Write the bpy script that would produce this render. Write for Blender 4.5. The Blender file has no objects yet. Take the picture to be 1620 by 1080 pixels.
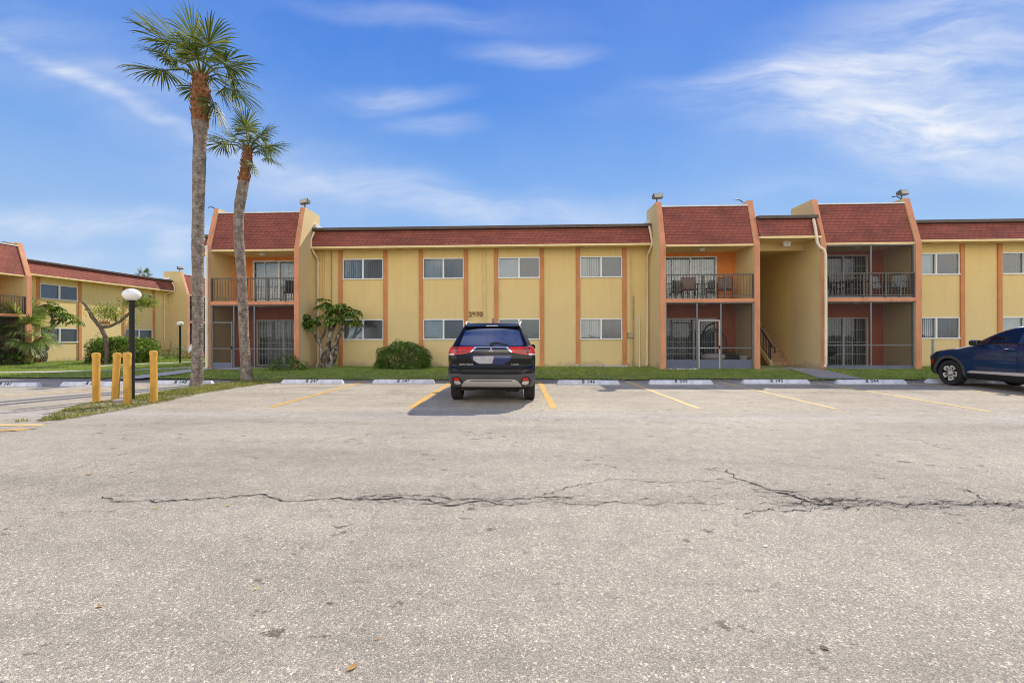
import bpy, bmesh, math, random
import numpy as np
from mathutils import Vector, Matrix
R = math.radians
random.seed(7); RNG = np.random.default_rng(11)
scene = bpy.context.scene
COL = scene.collection

# ------------------------------------------------------------------ camera model (also used to turn measured directions into metres)
F, PX, PY, H, TH, RHO = 720.0, 790.0, 532.0, 1.36, math.atan(.045), .0023
_r0 = Vector((math.cos(TH), math.sin(TH), 0)); CW = Vector((-math.sin(TH), math.cos(TH), 0)); _u0 = Vector((0, 0, 1))
CR = _r0*math.cos(RHO) - _u0*math.sin(RHO); CU = _u0*math.cos(RHO) + _r0*math.sin(RHO)
def ray(x, y): return CR*((x-PX)/F) + CU*((PY-y)/F) + CW
def G(x, y, z=0.0):
    d = ray(x, y); k = (z-H)/d.z; return Vector((d.x*k, d.y*k, z))
def PYp(x, y, Y):
    d = ray(x, y); k = Y/d.y; return Vector((d.x*k, Y, H+d.z*k))

cam = bpy.data.cameras.new('camera'); camo = bpy.data.objects.new('camera', cam); COL.objects.link(camo)
m = Matrix((( CR.x, CU.x, -CW.x, 0), (CR.y, CU.y, -CW.y, 0), (CR.z, CU.z, -CW.z, H), (0, 0, 0, 1)))
camo.matrix_world = m
cam.sensor_width = 36; cam.lens = 36*F/1620; cam.shift_x = (810-PX)/1620; cam.shift_y = -(540-PY)/1620
cam.clip_start = .05; cam.clip_end = 5000
scene.camera = camo
scene.view_settings.view_transform = 'Standard'; scene.view_settings.look = 'None'
scene.view_settings.exposure = 0; scene.view_settings.gamma = 1
scene.cycles.use_denoising = True; scene.cycles.denoising_prefilter = 'ACCURATE'; scene.cycles.filter_width = 1.0
scene.cycles.max_bounces = 8; scene.cycles.transparent_max_bounces = 12
scene.cycles.sample_clamp_indirect = 6

# ------------------------------------------------------------------ node helper
class NT:
    def __init__(s, tree): s.t = tree; tree.nodes.clear()
    def n(s, typ, ins=None, **props):
        nd = s.t.nodes.new(typ)
        for k, v in props.items(): setattr(nd, k, v)
        for k, v in (ins or {}).items():
            if isinstance(v, bpy.types.NodeSocket): s.t.links.new(v, nd.inputs[k])
            elif v is not None:
                if isinstance(v, (tuple, list)) and len(v) == 3 and nd.inputs[k].type == 'RGBA': v = (*v, 1)
                nd.inputs[k].default_value = v
        return nd
    def m(s, op, a, b=None, c=None, clamp=False):
        ins = {0: a}
        if b is not None: ins[1] = b
        if c is not None: ins[2] = c
        return s.n('ShaderNodeMath', ins, operation=op, use_clamp=clamp).outputs[0]
    def vm(s, op, a, b=None):
        ins = {0: a}
        if b is not None: ins[1] = b
        return s.n('ShaderNodeVectorMath', ins, operation=op).outputs[0]
    def mix(s, fac, a, b, blend='MIX'):
        nd = s.n('ShaderNodeMix', None, data_type='RGBA', blend_type=blend)
        for i, v in ((0, fac), (6, a), (7, b)):
            if isinstance(v, bpy.types.NodeSocket): s.t.links.new(v, nd.inputs[i])
            else: nd.inputs[i].default_value = (*v, 1) if isinstance(v, (tuple, list)) and len(v) == 3 else v
        return nd.outputs[2]
    def ramp(s, fac, pts, interp='LINEAR'):
        nd = s.n('ShaderNodeValToRGB', {0: fac}); cr = nd.color_ramp; cr.interpolation = interp
        while len(cr.elements) < len(pts): cr.elements.new(.5)
        for e, (p, c) in zip(cr.elements, pts):
            e.position = p; e.color = (*c, 1) if isinstance(c, (tuple, list)) else (c, c, c, 1)
        return nd.outputs[0]
    def mr(s, v, a, b, c=0.0, d=1.0, smooth=False):
        return s.n('ShaderNodeMapRange', {0: v, 1: a, 2: b, 3: c, 4: d}, interpolation_type='SMOOTHSTEP' if smooth else 'LINEAR').outputs[0]
    def noise(s, vec, scale, detail=4, rough=.5, dist=0):
        return s.n('ShaderNodeTexNoise', {'Vector': vec, 'Scale': scale, 'Detail': detail, 'Roughness': rough, 'Distortion': dist})
    def objco(s): return s.n('ShaderNodeTexCoord').outputs['Object']
    def scalev(s, vec, sc): return s.n('ShaderNodeMapping', {'Vector': vec, 'Scale': sc}).outputs[0]
    def out(s, surf): s.n('ShaderNodeOutputMaterial', {'Surface': surf})
    def bsdf(s, **k):
        ins = {kk.replace('_', ' '): v for kk, v in k.items()}
        return s.n('ShaderNodeBsdfPrincipled', ins).outputs[0]

def newmat(name):
    mt = bpy.data.materials.new(name); mt.use_nodes = True
    return mt, NT(mt.node_tree)

def M(name, col, rough=.6, metal=0.0, var=.12, vs=2.5, bump=.0, bs=60, spec=.4, dirt=0.0, coat=0.0):
    mt, t = newmat(name); co = t.objco()
    n1 = t.noise(co, vs, 5, .6).outputs[0]
    f = t.mr(n1, .3, .7, 1-var, 1+var)
    c = t.mix(1.0, col, t.n('ShaderNodeCombineColor', {0: f, 1: f, 2: f}).outputs[0], 'MULTIPLY')
    if dirt:
        n2 = t.noise(t.scalev(co, (3, 3, .5)), 1.6, 6, .65).outputs[0]
        c = t.mix(t.mr(n2, .52, .75, 0, dirt), c, (col[0]*.35, col[1]*.33, col[2]*.3))
    k = dict(Base_Color=c, Roughness=rough, Metallic=metal)
    if bump:
        bn = t.noise(co, bs, 4, .6).outputs[0]
        k['Normal'] = t.n('ShaderNodeBump', {'Strength': bump, 'Distance': .02, 'Height': bn}).outputs[0]
    b = t.n('ShaderNodeBsdfPrincipled', {kk.replace('_', ' '): v for kk, v in k.items()})
    b.inputs['Specular IOR Level'].default_value = spec
    if coat: b.inputs['Coat Weight'].default_value = coat; b.inputs['Coat Roughness'].default_value = .03
    t.out(b.outputs[0]); return mt

# ------------------------------------------------------------------ materials
def stucco(name, col, col2):
    mt, t = newmat(name); co = t.objco()
    big = t.noise(co, .55, 5, .6).outputs[0]
    c = t.mix(t.mr(big, .35, .7), col, col2)
    st = t.noise(t.scalev(co, (5, 5, .35)), 1.3, 5, .6).outputs[0]
    c = t.mix(t.mr(st, .5, .8, 0, .24), c, (col[0]*.62, col[1]*.58, col[2]*.55))
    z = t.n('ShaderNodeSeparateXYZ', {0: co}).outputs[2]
    c = t.mix(t.mr(z, 1.0, 4.6, .55, 0, True), c, (col[0]*.86, col[1]*.93, col[2]*1.22))  # light gradient painted into the wall colour: saturated high up, greyer lower down
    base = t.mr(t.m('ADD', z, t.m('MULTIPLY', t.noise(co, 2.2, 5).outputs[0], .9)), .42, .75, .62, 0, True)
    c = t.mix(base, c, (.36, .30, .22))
    bl = t.noise(co, 2.6, 4, .55, 1.5).outputs[0]
    c = t.mix(t.mr(bl, .62, .72, 0, .10), c, (col[0]*1.1, col[1]*1.1, col[2]*1.15))
    v = t.n('ShaderNodeTexVoronoi', {'Vector': t.n('ShaderNodeVectorMath', {0: co, 1: t.noise(co, 8, 3).outputs[1]}, operation='ADD').outputs[0], 'Scale': 6.0}, feature='SMOOTH_F1').outputs[0]
    hgt = t.m('ADD', t.m('MULTIPLY', v, .5), t.noise(co, 30, 5, .65).outputs[0])
    nb = t.n('ShaderNodeBump', {'Strength': .38, 'Distance': .02, 'Height': hgt}).outputs[0]
    t.out(t.bsdf(Base_Color=c, Roughness=.85, Normal=nb)); return mt

MT = {}
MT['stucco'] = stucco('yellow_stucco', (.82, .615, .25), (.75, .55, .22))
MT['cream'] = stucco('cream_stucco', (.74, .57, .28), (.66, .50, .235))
MT['orange'] = M('orange_paint', (.60, .25, .095), .75, var=.14, vs=1.6, bump=.25, bs=50, dirt=.25)
MT['terracotta'] = M('terracotta_paint', (.66, .29, .15), .75, var=.15, vs=1.2, bump=.2, dirt=.4)
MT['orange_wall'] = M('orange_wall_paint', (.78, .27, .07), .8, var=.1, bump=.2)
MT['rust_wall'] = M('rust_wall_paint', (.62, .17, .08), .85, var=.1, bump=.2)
MT['door_grey'] = M('dull_door_frame', (.45, .42, .38), .5, .1, var=.1)
MT['soffit'] = M('soffit_paint', (.76, .56, .24), .8, var=.1, vs=1.2)
MT['trim'] = M('trim_paint', (.85, .66, .33), .7, var=.1)
MT['concrete'] = M('concrete', (.34, .32, .29), .9, var=.2, vs=3, bump=.4, bs=40, dirt=.3)
MT['path'] = M('walkway_concrete', (.50, .47, .42), .9, var=.22, vs=1.5, bump=.4, bs=40, dirt=.3)
MT['stepc'] = M('step_paint', (.42, .26, .14), .85, var=.2, vs=4, bump=.3, dirt=.4)
MT['drip'] = M('brown_drip_metal', (.10, .075, .065), .45, .3, var=.15)
MT['white_drip'] = M('white_drip_metal', (.75, .75, .74), .5, .1, var=.1, dirt=.3)
MT['gutter'] = M('cream_downspout_metal', (.80, .70, .50), .45, 0, var=.08, dirt=.35)
MT['white_frame'] = M('white_aluminium', (.82, .82, .80), .4, .0, var=.06)
MT['grey_frame'] = M('grey_aluminium', (.17, .18, .20), .45, .3, var=.1)
MT['bronze'] = M('bronze_railing', (.12, .105, .095), .5, .4, var=.15)
MT['black'] = M('black_paint', (.018, .018, .018), .4, .0, var=.1)
MT['kick'] = M('blue_grey_panel', (.13, .15, .21), .55, .1, var=.2, vs=2, dirt=.3)
MT['blind'] = M('vinyl_blind', (.80, .80, .74), .6, var=.06)
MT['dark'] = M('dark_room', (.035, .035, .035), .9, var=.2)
MT['curtain'] = M('pale_curtain', (.56, .62, .64), .7, var=.12, vs=4)
MT['shade'] = M('grey_screen_cloth', (.20, .21, .215), .8, var=.12, vs=3)
MT['cond'] = M('conduit_paint', (.70, .52, .24), .6, var=.1)
MT['pvc'] = M('white_pipe', (.72, .70, .66), .45, var=.1, dirt=.4)
MT['greypipe'] = M('grey_pipe', (.30, .31, .31), .6, var=.2, bump=.2)
MT['boxm'] = M('beige_box', (.40, .33, .21), .55, .1, var=.15, dirt=.4)
MT['digit'] = M('brown_digit', (.22, .09, .025), .5, .1, var=.15)
MT['goldig'] = M('gold_digit', (.60, .40, .06), .4, .6, var=.1)
MT['lampglass'] = M('white_lamp_glass', (.86, .84, .80), .25, var=.03, spec=.5)
MT['floodglass'] = M('flood_lens', (.42, .42, .38), .2, var=.1)
MT['floodbody'] = M('flood_body', (.16, .15, .14), .5, .4, var=.15)
MT['bollard'] = M('bollard_yellow', (.62, .335, .05), .5, var=.18, vs=5, bump=.2, dirt=.65)
MT['stop'] = M('wheel_stop_paint', (.66, .68, .72), .75, var=.14, vs=6, bump=.35, bs=60, dirt=.4)
MT['stencil'] = M('black_stencil_paint', (.02, .02, .022), .7, var=.2)
MT['stone'] = M('pale_stone', (.52, .50, .47), .9, var=.25, vs=9, bump=.6, bs=25, dirt=.4)
MT['wood'] = M('bark_umbrella', (.27, .235, .20), .9, var=.5, vs=7, bump=.8, bs=30, dirt=.75)
def patchybark():
    mt, t = newmat('patchy_bark'); co = t.objco()
    n1 = t.noise(t.scalev(co, (6, 6, 4)), 1.0, 6, .65).outputs[0]; n2 = t.noise(co, 22, 5, .7).outputs[0]
    c = t.ramp(n1, [(.34, (.045, .034, .026)), (.48, (.13, .10, .075)), (.56, (.34, .30, .25)), (.66, (.52, .48, .42))])
    c = t.mix(1, c, t.ramp(n2, [(.3, .5), (.7, 1.3)]), 'MULTIPLY')
    nb = t.n('ShaderNodeBump', {'Strength': 1, 'Distance': .03, 'Height': t.m('ADD', n1, n2)}).outputs[0]
    t.out(t.bsdf(Base_Color=c, Roughness=.92, Normal=nb)); return mt
MT['wood'] = patchybark()
MT['bark'] = M('dark_bark', (.16, .12, .09), .9, var=.5, vs=9, bump=.8, bs=30)
MT['wicker'] = M('dark_wicker', (.05, .04, .035), .6, var=.3, vs=20)
MT['cushion'] = M('white_cushion', (.72, .70, .70), .8, var=.08)
MT['sling'] = M('brown_sling', (.22, .15, .115), .7, var=.12)
MT['whiteplastic'] = M('white_plastic', (.75, .75, .74), .45, var=.06)
MT['leafyellow'] = M('dry_leaf', (.46, .25, .07), .6, var=.4, vs=30)
MT['leafbright'] = M('yellow_leaf', (.58, .47, .07), .6, var=.3, vs=30)

def shingle():
    mt, t = newmat('red_shingle'); co = t.objco()
    s = t.n('ShaderNodeSeparateXYZ', {0: co})
    u = t.m('ADD', s.outputs[0], s.outputs[1])
    vec = t.n('ShaderNodeCombineXYZ', {0: u, 1: s.outputs[2], 2: 0.0}).outputs[0]
    wob = t.noise(vec, 3, 2).outputs[1]
    vec = t.n('ShaderNodeVectorMath', {0: vec, 1: t.n('ShaderNodeVectorMath', {0: wob, 3: .02}, operation='SCALE').outputs[0]}, operation='ADD').outputs[0]
    b = t.n('ShaderNodeTexBrick', {'Vector': vec, 'Color1': (.335, .095, .063, 1), 'Color2': (.28, .079, .052, 1), 'Mortar': (.085, .028, .022, 1), 'Scale': 1.0, 'Mortar Size': .008, 'Mortar Smooth': .25, 'Bias': .0, 'Brick Width': .225, 'Row Height': .118}, offset=.5)
    c = b.outputs[0]
    g = t.noise(co, 240, 2).outputs[0]
    c = t.mix(1, c, t.ramp(g, [(.3, .8), (.7, 1.25)]), 'MULTIPLY')
    big = t.noise(t.scalev(co, (.8, .8, 1.2)), 1.4, 5, .6).outputs[0]
    c = t.mix(t.mr(big, .45, .75, 0, .6), c, (.095, .035, .032))
    pale = t.noise(co, .9, 4).outputs[0]
    c = t.mix(t.mr(pale, .55, .8, 0, .25), c, (.36, .13, .09))
    nb = t.n('ShaderNodeBump', {'Strength': .5, 'Distance': .02, 'Height': t.m('SUBTRACT', 1, b.outputs[1])}).outputs[0]
    t.out(t.bsdf(Base_Color=c, Roughness=.88, Normal=nb)); return mt
MT['shingle'] = shingle()

def glassy(name, tint, opac, rough=.02, refl=1.0):
    """window pane: reflective sheet over what lies behind"""
    mt, t = newmat(name)
    co = t.objco()
    nb = t.n('ShaderNodeBump', {'Strength': .03, 'Distance': .05, 'Height': t.noise(co, 1.7, 2).outputs[0]}).outputs[0]
    gl = t.n('ShaderNodeBsdfGlossy', {'Color': (.9, .95, 1, 1), 'Roughness': rough, 'Normal': nb}).outputs[0]
    tr = t.n('ShaderNodeBsdfTransparent', {'Color': (*tint, 1)}).outputs[0]
    df = t.n('ShaderNodeBsdfDiffuse', {'Color': (.25, .27, .28, 1)}).outputs[0]
    inner = t.n('ShaderNodeMixShader', {0: opac, 1: tr, 2: df}).outputs[0]
    fr = t.n('ShaderNodeFresnel', {'IOR': 1.7, 'Normal': nb}).outputs[0]
    fac = t.m('MULTIPLY_ADD', fr, refl, .04, clamp=True)
    t.out(t.n('ShaderNodeMixShader', {0: fac, 1: inner, 2: gl}).outputs[0]); return mt
MT['pane'] = glassy('window_glass', (.82, .88, .9), .06)
MT['pane_screen'] = glassy('screened_window_glass', (.42, .44, .46), .18, .12, .8)

def screenmat():
    mt, t = newmat('insect_screen')
    tr = t.n('ShaderNodeBsdfTransparent', {'Color': (.78, .78, .78, 1)}).outputs[0]
    df = t.n('ShaderNodeBsdfDiffuse', {'Color': (.07, .07, .07, 1)}).outputs[0]
    t.out(t.n('ShaderNodeMixShader', {0: .26, 1: tr, 2: df}).outputs[0]); return mt
MT['screen'] = screenmat()

def leafmat(name, c1, c2, c3=None, rough=.45, trans=.3):
    mt, t = newmat(name)
    rnd = t.n('ShaderNodeNewGeometry').outputs['Random Per Island']
    pts = [(0, c1), (.7, c2)] + ([(1, c3)] if c3 else [])
    c = t.ramp(rnd, pts)
    co = t.objco(); nn = t.noise(co, 2.2, 3).outputs[0]
    c = t.mix(1, c, t.ramp(nn, [(.3, .65), (.7, 1.3)]), 'MULTIPLY')
    b = t.bsdf(Base_Color=c, Roughness=rough)
    tl = t.n('ShaderNodeBsdfTranslucent', {'Color': t.mix(1, c, (1.3, 1.4, .6), 'MULTIPLY')}).outputs[0]
    t.out(t.n('ShaderNodeMixShader', {0: trans, 1: b, 2: tl}).outputs[0]); return mt
MT['palmleaf'] = leafmat('palm_frond', (.05, .085, .02), (.14, .175, .04), (.33, .32, .085), .58, .25)
MT['youngpalm'] = leafmat('young_palm_frond', (.13, .20, .05), (.26, .34, .11), (.42, .44, .2), .58, .3)
MT['umbleaf'] = leafmat('umbrella_leaf', (.06, .13, .018), (.16, .25, .04), (.34, .40, .09), .5, .25)
MT['bushleaf'] = leafmat('bush_leaf', (.04, .10, .014), (.11, .21, .034), (.24, .36, .07), .4, .2)
MT['hedgeleaf'] = leafmat('hedge_leaf', (.08, .16, .025), (.20, .29, .05), (.36, .42, .10), .45, .3)
MT['paleleaf'] = leafmat('pale_leaf', (.20, .25, .04), (.30, .34, .08), (.45, .42, .12), .5, .35)
MT['grass'] = leafmat('grass_blade', (.14, .24, .032), (.28, .38, .07), (.48, .48, .15), .6, .3)
MT['drygrass'] = leafmat('dry_grass_blade', (.10, .15, .03), (.27, .27, .075), (.52, .40, .16), .6, .3)
MT['flower'] = leafmat('pink_flower', (.35, .06, .12), (.55, .12, .22), (.25, .22, .08), .5, .3)

def barkpalm(name, boots):
    mt, t = newmat(name); co = t.objco()
    z = t.n('ShaderNodeSeparateXYZ', {0: co}).outputs[2]
    n1 = t.noise(t.scalev(co, (9, 9, 6)), 1.0, 6, .7).outputs[0]
    c = t.ramp(n1, [(.30, (.07, .052, .04)), (.45, (.20, .16, .125)), (.58, (.33, .275, .225)), (.78, (.50, .43, .36))])
    ring = t.n('ShaderNodeTexWave', {'Vector': co, 'Scale': 4.0, 'Distortion': 9.0, 'Detail': 4.0}, bands_direction='Z').outputs[1]
    c = t.mix(t.mr(ring, .05, .4, .16, 0), c, (.11, .085, .07))
    lich = t.noise(co, 3.2, 4).outputs[0]
    c = t.mix(t.mr(lich, .58, .7, 0, .5), c, (.42, .37, .33))
    c = t.mix(t.mr(t.noise(co, 1.3, 3).outputs[0], .5, .68, 0, .45), c, (.22, .14, .10))
    nb = t.n('ShaderNodeBump', {'Strength': 1, 'Distance': .04, 'Height': t.m('ADD', n1, t.m('MULTIPLY', ring, .25))}).outputs[0]
    t.out(t.bsdf(Base_Color=c, Roughness=.95, Normal=nb)); return mt
MT['palmbark'] = barkpalm('palm_bark', False)
MT['boots'] = M('palm_fibre', (.26, .115, .05), .95, var=.6, vs=12, bump=1, bs=35)

def asphalt():
    mt, t = newmat('worn_asphalt'); co = t.objco()
    s = t.n('ShaderNodeSeparateXYZ', {0: co}); y = s.outputs[1]
    v1 = t.n('ShaderNodeTexVoronoi', {'Vector': co, 'Scale': 170.0}); v2 = t.n('ShaderNodeTexVoronoi', {'Vector': co, 'Scale': 95.0})
    r1 = t.n('ShaderNodeSeparateColor', {0: v1.outputs[1]}).outputs[0]; r2 = t.n('ShaderNodeSeparateColor', {0: v2.outputs[1]}).outputs[1]
    g1 = t.ramp(r1, [(0, .62), (.35, .86), (.7, 1.04), (.9, 1.22), (1, 1.6)])
    g2 = t.ramp(r2, [(0, .84), (.5, .98), (.90, 1.04), (.95, 1.6)])
    wy = t.m('ADD', y, t.m('MULTIPLY', t.m('SUBTRACT', t.noise(co, .5, 4).outputs[0], .5), .9))
    lane = t.mr(wy, 7.7, 8.5, 0, 1, True)
    base = t.mix(lane, (.488, .434, .334), (.518, .456, .338))
    seam = t.m('MULTIPLY', t.mr(wy, 7.2, 7.8, 0, 1, True), t.mr(wy, 7.8, 8.3, 1, 0, True))
    base = t.mix(t.m('MULTIPLY', seam, .55), base, (.58, .54, .47))
    c = t.mix(1, base, g1, 'MULTIPLY'); c = t.mix(1, c, g2, 'MULTIPLY')
    # gaps between the stones
    gap = t.mr(v1.outputs[0], .35, .75, 0, .42)
    c = t.mix(gap, c, (.15, .14, .13))
    big = t.noise(co, .33, 6, .62).outputs[0]
    c = t.mix(1, c, t.ramp(big, [(.3, .83), (.5, 1.0), (.7, 1.09)]), 'MULTIPLY')
    stk = t.noise(t.scalev(co, (.14, 1.1, 1)), 1.0, 5, .6).outputs[0]
    c = t.mix(1, c, t.ramp(stk, [(.3, .79), (.5, .97), (.75, 1.09)]), 'MULTIPLY')
    med = t.noise(co, 4.5, 6, .7).outputs[0]
    c = t.mix(1, c, t.ramp(med, [(.3, .86), (.7, 1.1)]), 'MULTIPLY')
    # rusty and dark pock marks
    pk = t.noise(t.scalev(co, (.7, 1, 1)), 8.5, 5, .65).outputs[0]; sp = t.noise(co, 1.1, 2).outputs[0]
    pm = t.m('MULTIPLY', t.mr(pk, .60, .64), t.mr(sp, .47, .58))
    c = t.mix(t.m('MULTIPLY', pm, .8), c, (.10, .075, .055))
    # fine pitting along the cracked band
    band = t.m('MULTIPLY', t.mr(wy, 3.5, 3.85, 0, 1, True), t.mr(wy, 4.1, 4.7, 1, 0, True))
    pt = t.noise(t.scalev(co, (.6, 1.6, 1)), 26, 5, .7).outputs[0]
    c = t.mix(t.m('MULTIPLY', t.mr(pt, .52, .66), t.m('MULTIPLY', band, .55)), c, (.09, .08, .075))
    # dark edge by the wheel stops: dirt plus painted shade of the building
    edge = t.mr(t.m('ADD', y, t.m('MULTIPLY', t.m('SUBTRACT', t.noise(co, 1.6, 5, .65).outputs[0], .5), 1.2)), 13.2, 13.9, 0, .5, True)
    c = t.mix(edge, c, (.13, .125, .12))
    oil = t.noise(t.scalev(co, (1.2, 1.2, 1)), 1.0, 3).outputs[0]
    om = t.m('MULTIPLY', t.mr(oil, .53, .68, 0, .5), t.mr(y, 9.4, 12.0, 0, 1, True))
    c = t.mix(om, c, (.16, .13, .10))
    hh = t.m('ADD', t.m('MULTIPLY', t.m('SUBTRACT', 1, v1.outputs[0]), 1.0), t.m('MULTIPLY', med, 1.5))
    nb = t.n('ShaderNodeBump', {'Strength': .55, 'Distance': .006, 'Height': hh}).outputs[0]
    t.out(t.bsdf(Base_Color=c, Roughness=.9, Normal=nb)); return mt
MT['asphalt'] = asphalt()

def linepaint(name, col, wear):
    mt, t = newmat(name); co = t.objco()
    n1 = t.noise(co, 5, 6, .7).outputs[0]; n2 = t.noise(co, 70, 4, .7).outputs[0]
    a = t.mr(t.m('ADD', t.m('MULTIPLY', n1, .55), t.m('MULTIPLY', n2, .45)), wear, wear+.10, 0, 1)
    c = t.mix(t.mr(n1, .35, .7), col, (col[0]*.8, col[1]*.75, col[2]*.7))
    b = t.bsdf(Base_Color=c, Roughness=.8)
    tr = t.n('ShaderNodeBsdfTransparent').outputs[0]
    t.out(t.n('ShaderNodeMixShader', {0: a, 1: tr, 2: b}).outputs[0]); return mt
MT['yline'] = linepaint('yellow_line_paint', (.74, .44, .09), .37)
MT['yline2'] = linepaint('pale_yellow_line_paint', (.78, .58, .24), .36)
MT['crack'] = M('crack_void', (.028, .025, .024), .95, var=.3)

def soil(name, a, b):
    mt, t = newmat(name); co = t.objco()
    n1 = t.noise(co, 1.4, 6, .65).outputs[0]; n2 = t.noise(co, 22, 5, .7).outputs[0]
    c = t.mix(t.mr(n1, .35, .68), a, b)
    c = t.mix(1, c, t.ramp(n2, [(.3, .6), (.7, 1.35)]), 'MULTIPLY')
    nb = t.n('ShaderNodeBump', {'Strength': .8, 'Distance': .03, 'Height': n2}).outputs[0]
    t.out(t.bsdf(Base_Color=c, Roughness=.95, Normal=nb)); return mt
MT['lawn'] = soil('lawn_soil', (.15, .21, .045), (.25, .24, .09))
MT['drysoil'] = soil('dry_strip_soil', (.22, .19, .09), (.33, .28, .19))
MT['far'] = soil('far_ground', (.10, .14, .05), (.17, .16, .09))

def carpaint(name, col, met=0.0, coat=1.0):
    mt, t = newmat(name); co = t.objco()
    n = t.noise(co, 900, 1).outputs[0]
    c = t.mix(t.mr(n, .4, .7, 0, .3), col, (min(1, col[0]*1.8), min(1, col[1]*1.8), min(1, col[2]*1.8)))
    wv = t.n('ShaderNodeBump', {'Strength': .02, 'Distance': .02, 'Height': t.noise(co, 4, 2).outputs[0]}).outputs[0]
    b = t.n('ShaderNodeBsdfPrincipled', {'Base Color': c, 'Roughness': .35, 'Metallic': met, 'Specular IOR Level': .08, 'Normal': wv})
    b.inputs['Coat Weight'].default_value = coat; b.inputs['Coat Roughness'].default_value = .02
    b.inputs['Coat IOR'].default_value = 1.52
    t.out(b.outputs[0]); return mt
MT['carblack'] = carpaint('black_car_paint', (.003, .003, .0034), 0.0, .62)
MT['carblue'] = carpaint('blue_car_paint', (.010, .040, .118), .4)
MT['tyre'] = M('tyre_rubber', (.028, .027, .027), .85, var=.25, vs=12, bump=.3, bs=60)
MT['clad'] = M('grey_cladding', (.075, .073, .072), .55, var=.12)
MT['cladblack'] = M('black_cladding', (.018, .018, .019), .5, var=.12)
MT['silver'] = M('silver_trim', (.66, .61, .56), .35, .25, var=.06)
MT['chrome'] = M('chrome_trim', (.85, .85, .86), .08, 1.0, var=.02)
MT['gloss'] = M('gloss_black', (.012, .012, .014), .06, var=.02, spec=.6, coat=1)
MT['platem'] = M('blank_plate', (.42, .41, .42), .45, .2, var=.2, vs=12)
MT['recess'] = M('blue_black_gloss', (.010, .022, .12), .06, .3, var=.1, coat=1)
MT['lampred'] = M('red_lamp_lens', (.62, .012, .006), .12, var=.25, vs=9, coat=.4)
MT['lampdark'] = M('dark_red_lens', (.22, .006, .006), .08, var=.3, vs=9, coat=1)
MT['lampclear'] = M('clear_lamp_lens', (.68, .66, .66), .12, .2, var=.2, vs=15, coat=1)
MT['rimdark'] = M('dark_rim', (.03, .03, .03), .4, .5, var=.1)
MT['rimbright'] = M('machined_rim', (.86, .81, .72), .35, .2, var=.08)
def carglass(k, ior):
    mt, t = newmat('tinted_car_glass')
    co = t.objco()
    nb = t.n('ShaderNodeBump', {'Strength': .015, 'Distance': .05, 'Height': t.noise(co, 3, 2).outputs[0]}).outputs[0]
    gl = t.n('ShaderNodeBsdfGlossy', {'Color': (.72, .8, 1, 1), 'Roughness': .01, 'Normal': nb}).outputs[0]
    df = t.n('ShaderNodeBsdfDiffuse', {'Color': (.006, .008, .014, 1)}).outputs[0]
    fr = t.n('ShaderNodeFresnel', {'IOR': ior, 'Normal': nb}).outputs[0]
    t.out(t.n('ShaderNodeMixShader', {0: t.m('ADD', fr, k, clamp=True), 1: df, 2: gl}).outputs[0]); return mt
MT['carglass'] = carglass(.20, 1.9); MT['carglass_side'] = carglass(.0, 1.42)

# ------------------------------------------------------------------ objects and meshes
def tag(o, label=None, cat=None, group=None, kind=None):
    if label: o['label'] = label
    if cat: o['category'] = cat
    if group: o['group'] = group
    if kind: o['kind'] = kind
    return o
def empty(name, loc=(0, 0, 0), rz=0.0, label=None, cat=None, group=None, scale=None):
    o = bpy.data.objects.new(name, None); COL.objects.link(o); o.location = loc; o.rotation_euler = (0, 0, rz)
    o.empty_display_size = .2
    if scale: o.scale = scale
    return tag(o, label, cat, group)
def link(name, me, mats, parent=None, loc=None, rot=None):
    o = bpy.data.objects.new(name, me); COL.objects.link(o)
    for q in (mats if isinstance(mats, (list, tuple)) else [mats]): me.materials.append(MT[q] if isinstance(q, str) else q)
    if parent: o.parent = parent
    if loc is not None: o.location = loc
    if rot is not None: o.rotation_euler = rot
    return o
def copy_tree(o, parent=None):
    c = o.copy(); COL.objects.link(c)
    if parent: c.parent = parent
    for ch in list(o.children): copy_tree(ch, c)
    return c

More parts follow.
